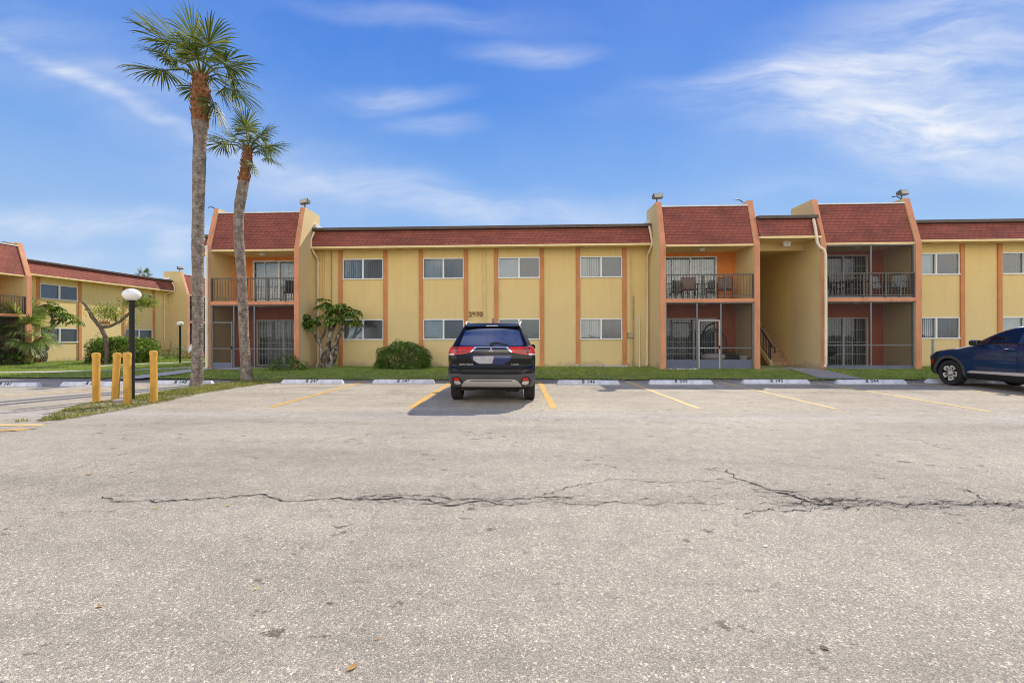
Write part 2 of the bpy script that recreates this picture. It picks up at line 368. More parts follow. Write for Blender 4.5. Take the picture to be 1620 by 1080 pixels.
class MB:
    def __init__(s): s.v = []; s.f = []; s.m = []
    def add(s, vs, fs, mat=0):
        b = len(s.v); s.v += [tuple(p) for p in vs]
        for f in fs: s.f.append([b+i for i in f]); s.m.append(mat)
        return s
    def box(s, x0, x1, y0, y1, z0, z1, mat=0):
        x0, x1 = sorted((x0, x1)); y0, y1 = sorted((y0, y1)); z0, z1 = sorted((z0, z1))
        v = [(x0, y0, z0), (x1, y0, z0), (x1, y1, z0), (x0, y1, z0), (x0, y0, z1), (x1, y0, z1), (x1, y1, z1), (x0, y1, z1)]
        return s.add(v, [(3, 2, 1, 0), (4, 5, 6, 7), (0, 1, 5, 4), (1, 2, 6, 5), (2, 3, 7, 6), (3, 0, 4, 7)], mat)
    def bar(s, a, b, w, h=None, mat=0):
        a = Vector(a); b = Vector(b); d = (b-a).normalized(); h = h or w
        up = Vector((0, 0, 1)) if abs(d.z) < .95 else Vector((0, 1, 0))
        sx = d.cross(up).normalized()*w/2; sz = sx.cross(d).normalized()*h/2
        v = [p+q for p in (a, b) for q in (-sx-sz, sx-sz, sx+sz, -sx+sz)]
        return s.add(v, [(3, 2, 1, 0), (4, 5, 6, 7), (0, 1, 5, 4), (1, 2, 6, 5), (2, 3, 7, 6), (3, 0, 4, 7)], mat)
    def tube(s, pts, rad, n=8, mat=0, cap=True, jit=0.0):
        pts = [Vector(p) for p in pts]; rs = rad if isinstance(rad, (list, tuple)) else [rad]*len(pts)
        base = len(s.v); prev = None
        for i, p in enumerate(pts):
            d = ((pts[min(i+1, len(pts)-1)]-pts[max(i-1, 0)])).normalized()
            if prev is None:
                ref = Vector((1, 0, 0)) if abs(d.x) < .8 else Vector((0, 1, 0))
                a = d.cross(ref).normalized()
            else: a = (prev - d*prev.dot(d)).normalized()
            prev = a; b = d.cross(a)
            for k in range(n):
                t = 2*math.pi*k/n; r = rs[i]*(1+(random.uniform(-jit, jit) if jit else 0))
                s.v.append(tuple(p + a*(math.cos(t)*r) + b*(math.sin(t)*r)))
        for i in range(len(pts)-1):
            for k in range(n):
                q = base+i*n; k2 = (k+1) % n
                s.f.append([q+k, q+k2, q+n+k2, q+n+k]); s.m.append(mat)
        if cap:
            s.f.append([base+k for k in reversed(range(n))]); s.m.append(mat)
            s.f.append([base+(len(pts)-1)*n+k for k in range(n)]); s.m.append(mat)
        return s
    def lathe(s, prof, n=24, mat=0, c=(0, 0, 0), axis='z', close=False):
        base = len(s.v)
        for r, h in prof:
            for k in range(n):
                t = 2*math.pi*k/n; a, b = r*math.cos(t), r*math.sin(t)
                p = (a, b, h) if axis == 'z' else (h, a, b)
                s.v.append((p[0]+c[0], p[1]+c[1], p[2]+c[2]))
        L = len(prof)
        for i in range(L if close else L-1):
            i2 = (i+1) % L
            for k in range(n):
                k2 = (k+1) % n
                s.f.append([base+i*n+k, base+i*n+k2, base+i2*n+k2, base+i2*n+k]); s.m.append(mat)
        return s
    def prism(s, poly, a, b, axis, mat=0):
        """poly in the two other axes, extruded along axis from a to b"""
        def P(p, h):
            return {'x': (h, p[0], p[1]), 'y': (p[0], h, p[1]), 'z': (p[0], p[1], h)}[axis]
        n = len(poly); v = [P(p, a) for p in poly]+[P(p, b) for p in poly]
        fs = [tuple(reversed(range(n))), tuple(range(n, 2*n))]+[(i, (i+1) % n, n+(i+1) % n, n+i) for i in range(n)]
        return s.add(v, fs, mat)
    def mesh(s, name, smooth=None, fix=True):
        me = bpy.data.meshes.new(name); me.from_pydata(s.v, [], s.f)
        me.polygons.foreach_set('material_index', s.m)
        if fix:
            bm = bmesh.new(); bm.from_mesh(me); bmesh.ops.recalc_face_normals(bm, faces=bm.faces); bm.to_mesh(me); bm.free()
        if smooth is not None: me.shade_smooth(); me.set_sharp_from_angle(angle=R(smooth))
        me.update(); return me
    def build(s, name, mats, parent=None, smooth=None, bevel=0, loc=None, fix=True, rot=None):
        o = link(name, s.mesh(name, smooth, fix), mats, parent, loc, rot)
        if bevel:
            b = o.modifiers.new('bevel', 'BEVEL'); b.width = bevel; b.segments = 2; b.limit_method = 'ANGLE'; b.angle_limit = R(40)
        return o

def text_mesh(txt, size, extrude=.002, shear=0.0, space=1.0, bold=0.0):
    cu = bpy.data.curves.new('lettering', 'FONT'); cu.body = txt; cu.size = size; cu.extrude = extrude; cu.offset = bold
    cu.align_x = 'CENTER'; cu.align_y = 'CENTER'; cu.shear = shear; cu.space_character = space
    o = bpy.data.objects.new('lettering', cu); COL.objects.link(o)
    dg = bpy.context.evaluated_depsgraph_get(); me = bpy.data.meshes.new_from_object(o.evaluated_get(dg))
    bpy.data.objects.remove(o); bpy.data.curves.remove(cu); me.name = 'lettering'
    return me

def np_mesh(name, verts, faces, k):
    """verts (N,3), faces (M,k) arrays"""
    me = bpy.data.meshes.new(name)
    me.vertices.add(len(verts)); me.vertices.foreach_set('co', np.ascontiguousarray(verts, dtype=np.float32).ravel())
    me.loops.add(len(faces)*k); me.loops.foreach_set('vertex_index', np.ascontiguousarray(faces, dtype=np.int32).ravel())
    me.polygons.add(len(faces)); me.polygons.foreach_set('loop_start', np.arange(0, len(faces)*k, k, dtype=np.int32))
    me.polygons.foreach_set('loop_total', np.full(len(faces), k, dtype=np.int32))
    me.update(calc_edges=True); me.validate(); return me

# ------------------------------------------------------------------ world and sun
AZ, EL = R(25), R(40.5)
def make_world():
    w = bpy.data.worlds.new('World'); scene.world = w; w.use_nodes = True
    t = NT(w.node_tree)
    sky = t.n('ShaderNodeTexSky', None, sky_type='NISHITA', sun_disc=False, sun_elevation=EL, sun_rotation=AZ, air_density=1.0, dust_density=.15, ozone_density=3.0, altitude=0)
    D = t.n('ShaderNodeTexCoord').outputs['Generated']
    sp = t.n('ShaderNodeSeparateXYZ', {0: D}); x, y, z = sp.outputs
    grad = t.ramp(t.m('MAXIMUM', z, 0), [(0, (5.6, 7.2, 9.1)), (.18, (3.5, 5.6, 9.0)), (.32, (2.1, 4.3, 8.8)), (.47, (.95, 2.9, 8.3)), (.62, (.55, 2.1, 7.6)), (1, (.4, 1.5, 6.0))])
    base = t.mix(.88, sky.outputs[0], grad)
    # thin cirrus, laid out over the sky in front by direction
    ys = t.m('MAXIMUM', y, .02)
    u = t.m('DIVIDE', x, ys); v = t.m('DIVIDE', z, ys)
    uv = t.n('ShaderNodeCombineXYZ', {0: u, 1: v, 2: 0.0}).outputs[0]
    warp = t.n('ShaderNodeVectorMath', {0: t.vm('SUBTRACT', t.noise(uv, 2.3, 4).outputs[1], (.5, .5, .5)), 3: .17}, operation='SCALE').outputs[0]
    uvw = t.vm('ADD', uv, warp)
    total = None
    blobs = [(1500, 45, 310, 85, -14, .85), (1575, 160, 350, 85, -6, .95), (1235, 128, 240, 34, -7, 1.1), (1530, 225, 260, 50, 9, .9), (1400, 200, 280, 34, 5, .7),
             (830, 80, 105, 20, 3, .95), (620, 166, 120, 22, -4, .6), (680, 212, 75, 18, 3, .6), (165, 150, 340, 13, 23, .7), (110, 105, 330, 70, 20, .4),
             (120, 345, 330, 26, 5, .9), (282, 390, 45, 26, -10, 1.3), (690, 325, 420, 30, 8, .55), (670, 25, 240, 22, 5, .4), (500, 270, 300, 34, 12, .45), (920, 330, 250, 24, 5, .4), (1350, 290, 300, 22, -4, .35), (70, 395, 120, 18, 6, .4)]
    for (bx, by, rx, ry, ang, st) in blobs:
        a, b = (bx-PX)/F, (PY-by)/F
        d = ray(bx, by); a, b = d.x/d.y, d.z/d.y
        mp = t.n('ShaderNodeMapping', {'Vector': t.vm('SUBTRACT', uvw, (a, b, 0)), 'Rotation': (0, 0, R(ang))}).outputs[0]
        mp = t.vm('MULTIPLY', mp, (F/rx*.85, F/ry*.78, 0))
        ln = t.n('ShaderNodeVectorMath', {0: mp}, operation='LENGTH').outputs['Value']
        mk = t.mr(ln, .0, 1.25, st, 0, True)
        total = mk if total is None else t.m('ADD', total, mk)
    st1 = t.noise(t.n('ShaderNodeMapping', {'Vector': uvw, 'Rotation': (0, 0, R(8)), 'Scale': (1.3, 7, 1)}).outputs[0], 1.6, 9, .62, .4).outputs[0]
    fine = t.mr(st1, .27, .76, .10, 1.0, True)
    front = t.mr(y, .02, .25, 0, 1, True)
    cir = t.m('MULTIPLY', t.m('MULTIPLY', total, fine), front)
    veil = t.m('MULTIPLY', t.mr(t.noise(uvw, 1.1, 6, .6).outputs[0], .42, .8, 0, .16), front)
    cir = t.m('MULTIPLY', t.m('ADD', cir, veil), .72, clamp=True)
    c = t.mix(cir, base, (8.6, 9.0, 9.8))
    # heaped clouds behind the camera, unseen and extra bright to light the shaded facade
    cn = t.noise(t.vm('MULTIPLY', D, (1, 1, 1.7)), 2.4, 8, .55).outputs[0]
    back = t.mr(y, .05, -.35, 0, 1, True)
    cm = t.m('MULTIPLY', t.m('MULTIPLY', t.mr(cn, BK0, BK1, 0, 1, True), back), t.mr(z, .40, .72, 1, .4, True))
    c = t.mix(cm, c, (BKL, BKL*.93, BKL*.82))
    t.n('ShaderNodeOutputWorld', {'Surface': t.n('ShaderNodeBackground', {'Color': c, 'Strength': .1}).outputs[0]})
    w.cycles.sampling_method = 'MANUAL'; w.cycles.sample_map_resolution = 1024
BK0, BK1, BKL = .40, .54, 22.0
make_world()
sl = bpy.data.lights.new('sun', 'SUN'); so = bpy.data.objects.new('sun', sl); COL.objects.link(so)
sl.energy = 5.0; sl.angle = R(.53); sl.color = (1, .91, .78)
sdir = Vector((math.sin(AZ)*math.cos(EL), math.cos(AZ)*math.cos(EL), math.sin(EL)))
so.rotation_euler = sdir.to_track_quat('Z', 'Y').to_euler(); so.location = (10, 10, 30)

# ------------------------------------------------------------------ ground
def sstep(a, b, x):
    t = np.clip((np.asarray(x, float)-a)/(b-a), 0, 1); return t*t*(3-2*t)
def hgt(x, y): return -.1*sstep(-13.2, -18, x)*sstep(14.2, 20, y)
def inside(px, py, poly):
    c = np.zeros(len(px), bool); n = len(poly)
    for i in range(n):
        x1, y1 = poly[i][:2]; x2, y2 = poly[(i+1) % n][:2]
        if y1 == y2: continue
        cr = ((y1 > py) != (y2 > py)) & (px < (x2-x1)*(py-y1)/(y2-y1)+x1); c ^= cr
    return c
def sheet(name, poly, z, mat, cell=.2, kind='structure'):
    """uneven sheet over a polygon, following the terrain height"""
    xs = [p[0] for p in poly]; ys = [p[1] for p in poly]
    gx = np.arange(min(xs)-cell, max(xs)+cell*1.5, cell); gy = np.arange(min(ys)-cell, max(ys)+cell*1.5, cell)
    XX, YY = np.meshgrid(gx, gy, indexing='ij'); jx = XX+RNG.uniform(-.3, .3, XX.shape)*cell; jy = YY+RNG.uniform(-.3, .3, YY.shape)*cell
    nx, ny = XX.shape
    cx = (jx[:-1, :-1]+jx[1:, 1:])/2; cy = (jy[:-1, :-1]+jy[1:, 1:])/2
    ok = inside(cx.ravel(), cy.ravel(), poly).reshape(cx.shape)
    idx = np.arange(nx*ny).reshape(nx, ny); i, j = np.nonzero(ok)
    fs = np.stack([idx[i, j], idx[i+1, j], idx[i+1, j+1], idx[i, j+1]], 1)
    zz = z+hgt(jx, jy)
    vs = np.stack([jx, jy, zz], -1).reshape(-1, 3)
    used = np.unique(fs); rem = np.zeros(nx*ny, int); rem[used] = np.arange(len(used))
    o = link(name, np_mesh(name, vs[used], rem[fs], 4), mat); tag(o, kind=kind); return o
def blades(name, poly, dens, hmin, hmax, wd, z, mat, excl=(), label=None, bare=.0):
    xs = [p[0] for p in poly]; ys = [p[1] for p in poly]
    n = int(dens*(max(xs)-min(xs))*(max(ys)-min(ys)))
    px = RNG.uniform(min(xs), max(xs), n); py = RNG.uniform(min(ys), max(ys), n)
    ok = inside(px, py, poly)
    for e in excl: ok &= ~inside(px, py, e)
    pat = np.sin(px*2.3+1.7*np.sin(py*1.9))*np.sin(py*2.9+1.3*np.sin(px*1.3)); ok &= (pat > -1+bare*1.5) | (RNG.random(n) < .35)
    px, py = px[ok], py[ok]; n = len(px)
    th = RNG.uniform(0, 2*np.pi, n); hh = RNG.uniform(hmin, hmax, n)*(1+.35*np.sin(px*1.7)*np.cos(py*2.1)); ln = RNG.uniform(.1, .9, n)*hh; la = RNG.uniform(0, 2*np.pi, n)
    w = wd*RNG.uniform(.6, 1.4, n)
    b = np.stack([px, py, z+hgt(px, py)], 1); dx = np.stack([np.cos(th)*w, np.sin(th)*w, np.zeros(n)], 1)
    tip = b+np.stack([np.cos(la)*ln, np.sin(la)*ln, hh], 1)
    vs = np.stack([b-dx, b+dx, tip], 1).reshape(-1, 3); fs = np.arange(3*n).reshape(-1, 3)
    o = link(name, np_mesh(name, vs, fs, 3), mat); tag(o, label, 'grass', kind='stuff'); return o

MB().add([(-1500, -1500, -.22), (1500, -1500, -.22), (1500, 1500, -.22), (-1500, 1500, -.22)], [(0, 1, 2, 3)]).build('ground', 'far')
tag(bpy.data.objects['ground'], kind='structure')
o = MB().box(-70, 70, -40, 14.9, -.2, 0).build('asphalt', 'asphalt'); tag(o, kind='structure')

def pp(lst, z=0.0): return [tuple(G(x, y, z))[:2] for x, y in lst]
walk = pp([(1240, 583.5), (1290, 583.5)]) + pp([(1372, 600.5), (1310, 602)])
walk = [walk[0], walk[1], walk[2], walk[3]]
le = [(27, 14.7), (13.2, 14.5), (11, 14.3), (9, 14.15), (7.2, 14.4), (5.5, 14.45), (3.6, 14.15), (1.5, 14.4), (-.6, 14.2), (-2.4, 14.0), (-4.7, 14.15), (-7.2, 14.15), (-8, 13.9), (-13.2, 14.2), (-13.2, 20.1), (27, 20.1)]
sheet('lawn', le, .03, 'lawn')
court = [(-13.2, 14.2), (-14.9, 14.3), (-17, 14.2), (-24, 14.0), (-45, 14), (-45, 70), (-13.2, 70)]
sheet('lawn', court, .034, 'lawn', .35)
def ribbon(name, ctr, w, z, mat, kind='structure'):
    """flat strip of slabs along a polyline"""
    b = MB(); pts = [Vector((p[0], p[1], 0)) for p in ctr]; L = []
    for i, p in enumerate(pts):
        d = (pts[min(i+1, len(pts)-1)]-pts[max(i-1, 0)]).normalized(); nrm = Vector((-d.y, d.x, 0))*w/2
        for q in (p+nrm, p-nrm): L.append((q.x, q.y, z+float(hgt(q.x, q.y))))
    b.add(L, [(2*i, 2*i+1, 2*i+3, 2*i+2) for i in range(len(pts)-1)])
    for i in range(len(pts)-1): pass
    o = b.build(name, mat, fix=False); return tag(o, kind=kind)
def dens_line(a, n=12):
    out = []
    for i in range(len(a)-1):
        for k in range(n): out.append((a[i][0]+(a[i+1][0]-a[i][0])*k/n, a[i][1]+(a[i+1][1]-a[i][1])*k/n))
    return out+[a[-1]]
path1 = dens_line(pp([(-120, 594), (0, 590), (150, 586.5), (325, 582.5)]) + [(-11.2, 18.15)])
ribbon('walkway', path1, 1.15, .062, 'path')
path2 = dens_line(pp([(196, 602), (262, 594), (318, 586)]))
ribbon('walkway', path2, .95, .066, 'path')
path3 = dens_line([tuple(G(150, 578, 0))[:2], tuple(G(240, 573.5, 0))[:2], tuple(G(325, 571, 0))[:2]])
ribbon('walkway', path3, .8, .066, 'path')
wk = MB(); wl = [((walk[0][0]+walk[1][0])/2, 19.4), (11.2, 18.4), (10.4, 16), (9.75, 14.25)]
o = ribbon('walkway', dens_line(wl), 1.15, .058, 'concrete')
def rib_poly(ctr, w):
    A, B = [], []
    for i, p in enumerate(ctr):
        q = ctr[min(i+1, len(ctr)-1)]; r = ctr[max(i-1, 0)]; d = Vector((q[0]-r[0], q[1]-r[1])).normalized()
        A.append((p[0]-d.y*w/2, p[1]+d.x*w/2)); B.append((p[0]+d.y*w/2, p[1]-d.x*w/2))
    return A+B[::-1]
ex = [rib_poly(path1, 1.05), rib_poly(path2, .85), rib_poly(path3, .75), rib_poly(dens_line(wl), 1.05)]
blades('grass', le, 620, .03, .075, .006, .03, 'grass', ex, 'short green lawn grass along the front of the long yellow building', bare=.28)
edge_p = [(27, 14.5), (13.2, 14.35), (11, 14.2), (9, 14.0), (7.2, 14.25), (5.5, 14.3), (3.6, 14.0), (1.5, 14.25), (-.6, 14.05), (-2.4, 13.85), (-4.7, 14.0), (-7.2, 14.0), (-8, 13.8), (-8, 14.7), (-2.4, 14.6), (3.6, 14.75), (9, 14.7), (13.2, 15.1), (27, 15.2)]
blades('grass', edge_p, 420, .02, .06, .008, .01, 'drygrass', ex, 'thin browning grass along the front edge of the lawn behind the wheel stops', bare=.75)
crt_near = [(-13.2, 14.2), (-14.9, 14.3), (-17, 14.2), (-24, 14.0), (-30, 14), (-30, 22), (-27.8, 24), (-26.6, 36), (-13.2, 36)]
blades('grass', crt_near, 300, .03, .075, .009, .034, 'grass', ex, 'courtyard lawn grass between the two yellow buildings', bare=.2)
# grass strip with the bollards and the tall palms
far_e = [(66, 663), (96, 651), (119, 641), (170, 634), (213, 627), (255, 620), (302, 612.5), (324, 609.5), (345, 606)]
near_e = [(455, 602.5), (400, 609.5), (320, 622), (270, 633), (230, 640.5), (180, 651), (140, 657), (100, 664), (66, 667)]
strip = pp(far_e) + [(-8.4, 14.3), (-7.0, 14.3)] + pp(near_e)
sheet('soil', strip, .008, 'drysoil', .12)
blades('grass', strip, 1700, .015, .055, .010, .006, 'drygrass', (), 'patchy yellowing grass strip around the bollards and palms', bare=.55)
blades('grass', [(x, y) for x, y in pp([(20, 664), (46, 664), (48, 667), (24, 668)])], 900, .02, .05, .007, 0, 'drygrass', (), 'small tuft of dry grass on the asphalt at the left')

# painted lines
def line(a, b, w, mat):
    a = Vector(a); b = Vector(b); d = (b-a).normalized(); n_ = Vector((-d.y, d.x, 0))*w/2
    q = MB(); N = 24
    for i in range(N+1):
        c = a.lerp(b, i/N)+n_*random.uniform(-.12, .12); k = n_*random.uniform(.85, 1.1)
        for e in (c+k, c-k): q.v.append((e.x, e.y, .004))
    q.f = [[2*i, 2*i+1, 2*i+3, 2*i+2] for i in range(N)]; q.m = [0]*N
    return tag(q.build('painted_line', mat, fix=False), kind='structure')
for (xa, xb, w, mt_, y0) in [(-4.70, -4.82, .12, 'yline', 8.6), (-2.04, -2.08, .13, 'yline', 8.55), (.58, .64, .14, 'yline', 8.6), (3.2, 3.34, .11, 'yline2', 8.65), (5.9, 5.86, .10, 'yline2', 8.7), (8.58, 8.36, .10, 'yline2', 8.5), (11.2, 11.15, .10, 'yline2', 8.4), (14.0, 14.0, .1, 'yline2', 8.4)]:
    line((xa, 13.75, 0), (xb, y0, 0), w, mt_)
line(G(0, 626), G(232, 612), .16, 'yline2')
line(G(-60, 613), G(62, 607), .12, 'yline2')
line(G(-160, 688), G(44, 679), .13, 'yline')
line(G(-150, 672), G(70, 672.5), .16, 'yline2')

# cracks
def crack(pix, w, branch=.25, seed=0, solid=False):
    rnd = random.Random(seed); q = MB()
    pts = [G(x, y, .005) for x, y in pix]; fine = []
    for a, b in zip(pts, pts[1:]):
        n_ = max(3, int((b-a).length/.045))
        for k in range(n_): fine.append(a.lerp(b, k/n_))
    fine.append(pts[-1])
    def strip_(ps, w0, w1):
        base = len(q.v); dy = 0.0
        for i, p in enumerate(ps):
            dy = dy*.7+rnd.uniform(-.035, .035)
            f = i/max(1, len(ps)-1); ww = (w0+(w1-w0)*f)*rnd.choice([.35, .5, .7, .9, 1.3] if solid else [.0, .12, .3, .5, .7, 1.0, 1.4])*.75*(1 if 0 < i < len(ps)-1 else .1)
            d = (ps[min(i+1, len(ps)-1)]-ps[max(i-1, 0)]).normalized(); n2 = Vector((-d.y, d.x, 0))
            c = p+n2*dy
            q.v.append(tuple(c+n2*ww/2)); q.v.append(tuple(c-n2*ww/2))
        for i in range(len(ps)-1): q.f.append([base+2*i, base+2*i+1, base+2*i+3, base+2*i+2]); q.m.append(0)
    strip_(fine, w, w*.8)
    for i, p in enumerate(fine):
        if rnd.random() < branch*.55:
            d = Vector((rnd.uniform(.3, 1)*rnd.choice((-1, 1)), rnd.uniform(-.22, .22), 0)); L = rnd.uniform(.08, .4)
            strip_([p+d*L*k/6+Vector((0, rnd.uniform(-.015, .015), 0)) for k in range(7)], w*.55, w*.15)
    return tag(q.build('asphalt_crack', 'crack', fix=False), kind='structure')
crack([(168, 783), (184, 793), (210, 794), (262, 791), (330, 789), (405, 783), (432, 788), (480, 790), (560, 789), (600, 783)], .020, .5, 1, True)
crack([(560, 789), (640, 790), (700, 796), (760, 795), (795, 797)], .024, 1.2, 2, True)
crack([(600, 782), (660, 781), (720, 787), (780, 789), (850, 787), (910, 790)], .016, .9, 3, True)
crack([(780, 797), (870, 792), (900, 795), (960, 795), (1040, 796), (1090, 794), (1150, 794)], .013, .7, 4, True)
crack([(860, 783), (900, 770), (940, 760), (985, 757), (1050, 762), (1100, 761), (1170, 763)], .012, .15, 5, True)
crack([(1146, 741), (1165, 757), (1200, 769), (1225, 776), (1260, 779), (1280, 789), (1330, 790)], .022, .6, 6, True)
crack([(1212, 776), (1250, 777), (1268, 785), (1300, 796), (1350, 802)], .03, 1.6, 7, True)
crack([(1170, 812), (1180, 803), (1215, 801), (1240, 807), (1300, 803), (1360, 803), (1440, 800)], .017, 1.2, 8)
crack([(1210, 785), (1230, 793), (1262, 797), (1300, 790)], .016, 1, 9)
crack([(1280, 789), (1380, 790), (1420, 797), (1480, 792), (1530, 796), (1600, 799), (1700, 800)], .018, 1.4, 10, True)
crack([(1520, 772), (1540, 780), (1555, 790), (1590, 798), (1640, 806)], .02, 1.2, 11)
crack([(1440, 785), (1500, 792), (1560, 794), (1660, 796)], .014, 1.2, 12)
crack([(0, 765), (60, 752), (120, 740), (180, 722), (230, 708)], .006, .15, 13)
crack([(90, 811), (150, 810), (215, 804)], .008, .3, 14)
crack([(1290, 685), (1330, 690), (1365, 698)], .008, .2, 15)
for k in range(16):
    rr_ = random.Random(90+k); x0 = rr_.choice([1180, 1230, 1290, 1350, 1420, 1500, 1540])+rr_.uniform(-40, 60); y0 = 790+rr_.uniform(-6, 16)-(8 if x0 < 1250 else 0)
    crack([(x0, y0), (x0+rr_.uniform(20, 45), y0+rr_.uniform(-5, 6)), (x0+rr_.uniform(60, 120), y0+rr_.uniform(-7, 8))], rr_.uniform(.008, .016), .7, 100+k)
for k in range(9):
    rr_ = random.Random(190+k); x0 = 600+k*50+rr_.uniform(-20, 20); y0 = 792+rr_.uniform(-9, 5)
    crack([(x0, y0), (x0+rr_.uniform(20, 35), y0+rr_.uniform(-3, 3)), (x0+rr_.uniform(50, 80), y0+rr_.uniform(-4, 4))], rr_.uniform(.007, .013), .5, 200+k)
crack([(1508, 708), (1530, 711)], .02, 0, 16)
crack([(70, 676), (40, 680), (-20, 684)], .03, .5, 17)

# ------------------------------------------------------------------ buildings (local frame: facade at y = 0, outside is -y)
def holed_wall(b, x0, x1, z0, z1, holes, y=0.0, depth=.11, mat=0):
    xs = sorted({x0, x1, *[h[0] for h in holes], *[h[1] for h in holes]}); zs = sorted({z0, z1, *[h[2] for h in holes], *[h[3] for h in holes]})
    for i in range(len(xs)-1):
        for j in range(len(zs)-1):
            cx, cz = (xs[i]+xs[i+1])/2, (zs[j]+zs[j+1])/2
            if any(h[0] < cx < h[1] and h[2] < cz < h[3] for h in holes): continue
            b.add([(xs[i], y, zs[j]), (xs[i+1], y, zs[j]), (xs[i+1], y, zs[j+1]), (xs[i], y, zs[j+1])], [(0, 1, 2, 3)], mat)
    for (a, c, e, f) in holes:
        b.add([(a, y, e), (a, y+depth, e), (a, y+depth, f), (a, y, f)], [(0, 1, 2, 3)], mat)
        b.add([(c, y, e), (c, y, f), (c, y+depth, f), (c, y+depth, e)], [(0, 1, 2, 3)], mat)
        b.add([(a, y, f), (a, y+depth, f), (c, y+depth, f), (c, y, f)], [(0, 1, 2, 3)], mat)
        b.add([(a, y, e), (c, y, e), (c, y+depth, e), (a, y+depth, e)], [(0, 1, 2, 3)], mat)
def slats(b, x0, x1, z0, z1, y, gap=(), w=.085, tilt=35, pitch=.078, mat=0):
    n = int((x1-x0)/pitch)
    for k in range(n):
        x = x0+(k+.5)*(x1-x0)/n
        if any(g0 < (x-x0)/(x1-x0) < g1 for g0, g1 in gap): continue
        a = R(tilt+random.uniform(-9, 9)); dx, dy = math.cos(a)*w/2, math.sin(a)*w/2
        b.add([(x-dx, y-dy, z0), (x+dx, y+dy, z0), (x+dx, y+dy, z1), (x-dx, y-dy, z1)], [(0, 1, 2, 3)], mat)
def window(root, x0, x1, z0, z1, left='slat', right='slat', lgap=(), rgap=()):
    xm = (x0+x1)/2; fr = MB(); t = .045; y0, y1 = -.012, .075
    fr.box(x0, x1, y0, y1, z1-t, z1); fr.box(x0-.015, x1+.015, y0-.035, y1, z0, z0+.055)
    fr.box(x0, x0+t, y0, y1, z0+.055, z1-t); fr.box(x1-t, x1, y0, y1, z0+.055, z1-t); fr.box(xm-.035, xm+.035, y0-.006, y1, z0+.055, z1-t)
    f = fr.build('window', 'white_frame', root, bevel=.004)
    MB().add([(x0+t, .05, z0+.055), (xm-.035, .05, z0+.055), (xm-.035, .05, z1-t), (x0+t, .05, z1-t)], [(0, 1, 2, 3)]).build('pane', 'pane', f, fix=False)
    MB().add([(xm+.035, .035, z0+.055), (x1-t, .035, z0+.055), (x1-t, .035, z1-t), (xm+.035, .035, z1-t)], [(0, 1, 2, 3)]).build('pane', 'pane_screen', f, fix=False)
    bl = MB()
    for side, a, c, gp in ((left, x0+t, xm, lgap), (right, xm, x1-t, rgap)):
        if side == 'slat': slats(bl, a, c, z0+.08, z1-t, .17, gp, tilt=random.choice((24, 33, 40)), mat=0)
        elif side == 'open': slats(bl, a, c, z0+.08, z1-t, .17, gp, tilt=58, pitch=.088, mat=0)
        elif side == 'flat': bl.box(a, c, .15, .16, z0+.05, z1-t, mat=2)
        elif side == 'grey': bl.box(a, c, .15, .16, z0+.05, z1-t, mat=3)
    # dark room behind the blinds
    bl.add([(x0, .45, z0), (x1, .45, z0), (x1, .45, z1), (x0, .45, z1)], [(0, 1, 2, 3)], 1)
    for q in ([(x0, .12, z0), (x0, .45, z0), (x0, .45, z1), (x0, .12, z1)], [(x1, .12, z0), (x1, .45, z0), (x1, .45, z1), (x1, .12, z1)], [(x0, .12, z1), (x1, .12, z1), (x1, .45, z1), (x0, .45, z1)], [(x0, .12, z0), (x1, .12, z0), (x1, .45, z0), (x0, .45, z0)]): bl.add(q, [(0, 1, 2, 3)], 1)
    bl.build('blind', ['blind', 'dark', 'curtain', 'shade'], f, fix=False)
    return f
def sliding_door(root, x0, x1, z0, z1, divs=(.5,), grille=False, fm='white_frame'):
    t = .055; fr = MB(); y0, y1 = -.01, .08
    fr.box(x0, x1, y0, y1, z1-t, z1); fr.box(x0, x1, y0, y1, z0, z0+.05); fr.box(x0, x0+t, y0, y1, z0+.05, z1-t); fr.box(x1-t, x1, y0, y1, z0+.05, z1-t)
    for d in divs: xm = x0+(x1-x0)*d; fr.box(xm-.03, xm+.03, y0-.004, y1, z0+.05, z1-t)
    f = fr.build('sliding_door', fm, root, bevel=.004)
    MB().add([(x0+t, .05, z0+.05), (x1-t, .05, z0+.05), (x1-t, .05, z1-t), (x0+t, .05, z1-t)], [(0, 1, 2, 3)]).build('pane', 'pane', f, fix=False)
    bl = MB(); slats(bl, x0+t, x1-t, z0+.06, z1-t, .2, ((.02, .16),) if random.random() < .5 else (), w=.10, pitch=.1)
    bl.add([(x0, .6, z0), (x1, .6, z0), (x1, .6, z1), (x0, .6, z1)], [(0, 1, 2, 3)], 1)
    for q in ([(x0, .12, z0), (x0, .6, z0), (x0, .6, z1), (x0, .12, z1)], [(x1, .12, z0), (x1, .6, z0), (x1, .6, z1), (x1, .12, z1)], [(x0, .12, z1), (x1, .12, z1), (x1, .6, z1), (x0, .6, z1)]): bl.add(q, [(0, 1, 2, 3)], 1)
    bl.build('blind', ['blind', 'dark'], f, fix=False)
    g = MB()
    zz = [z0+(z1-z0)*k/4 for k in (1, 2, 3)]
    for q in zz: g.box(x0+t, x1-t, .02, .032, q-.008, q+.008)
    if grille:
        n = int((x1-x0)/.13)
        for k in range(1, n): xx = x0+(x1-x0)*k/n; g.box(xx-.006, xx+.006, .006, .019, z0+.05, z1-t)
    else:
        for d in (.25, .75): xx = x0+(x1-x0)*d; g.box(xx-.008, xx+.008, .006, .019, z0+.05, z1-t)
    g.build('muntin', 'white_frame', f)
    return f

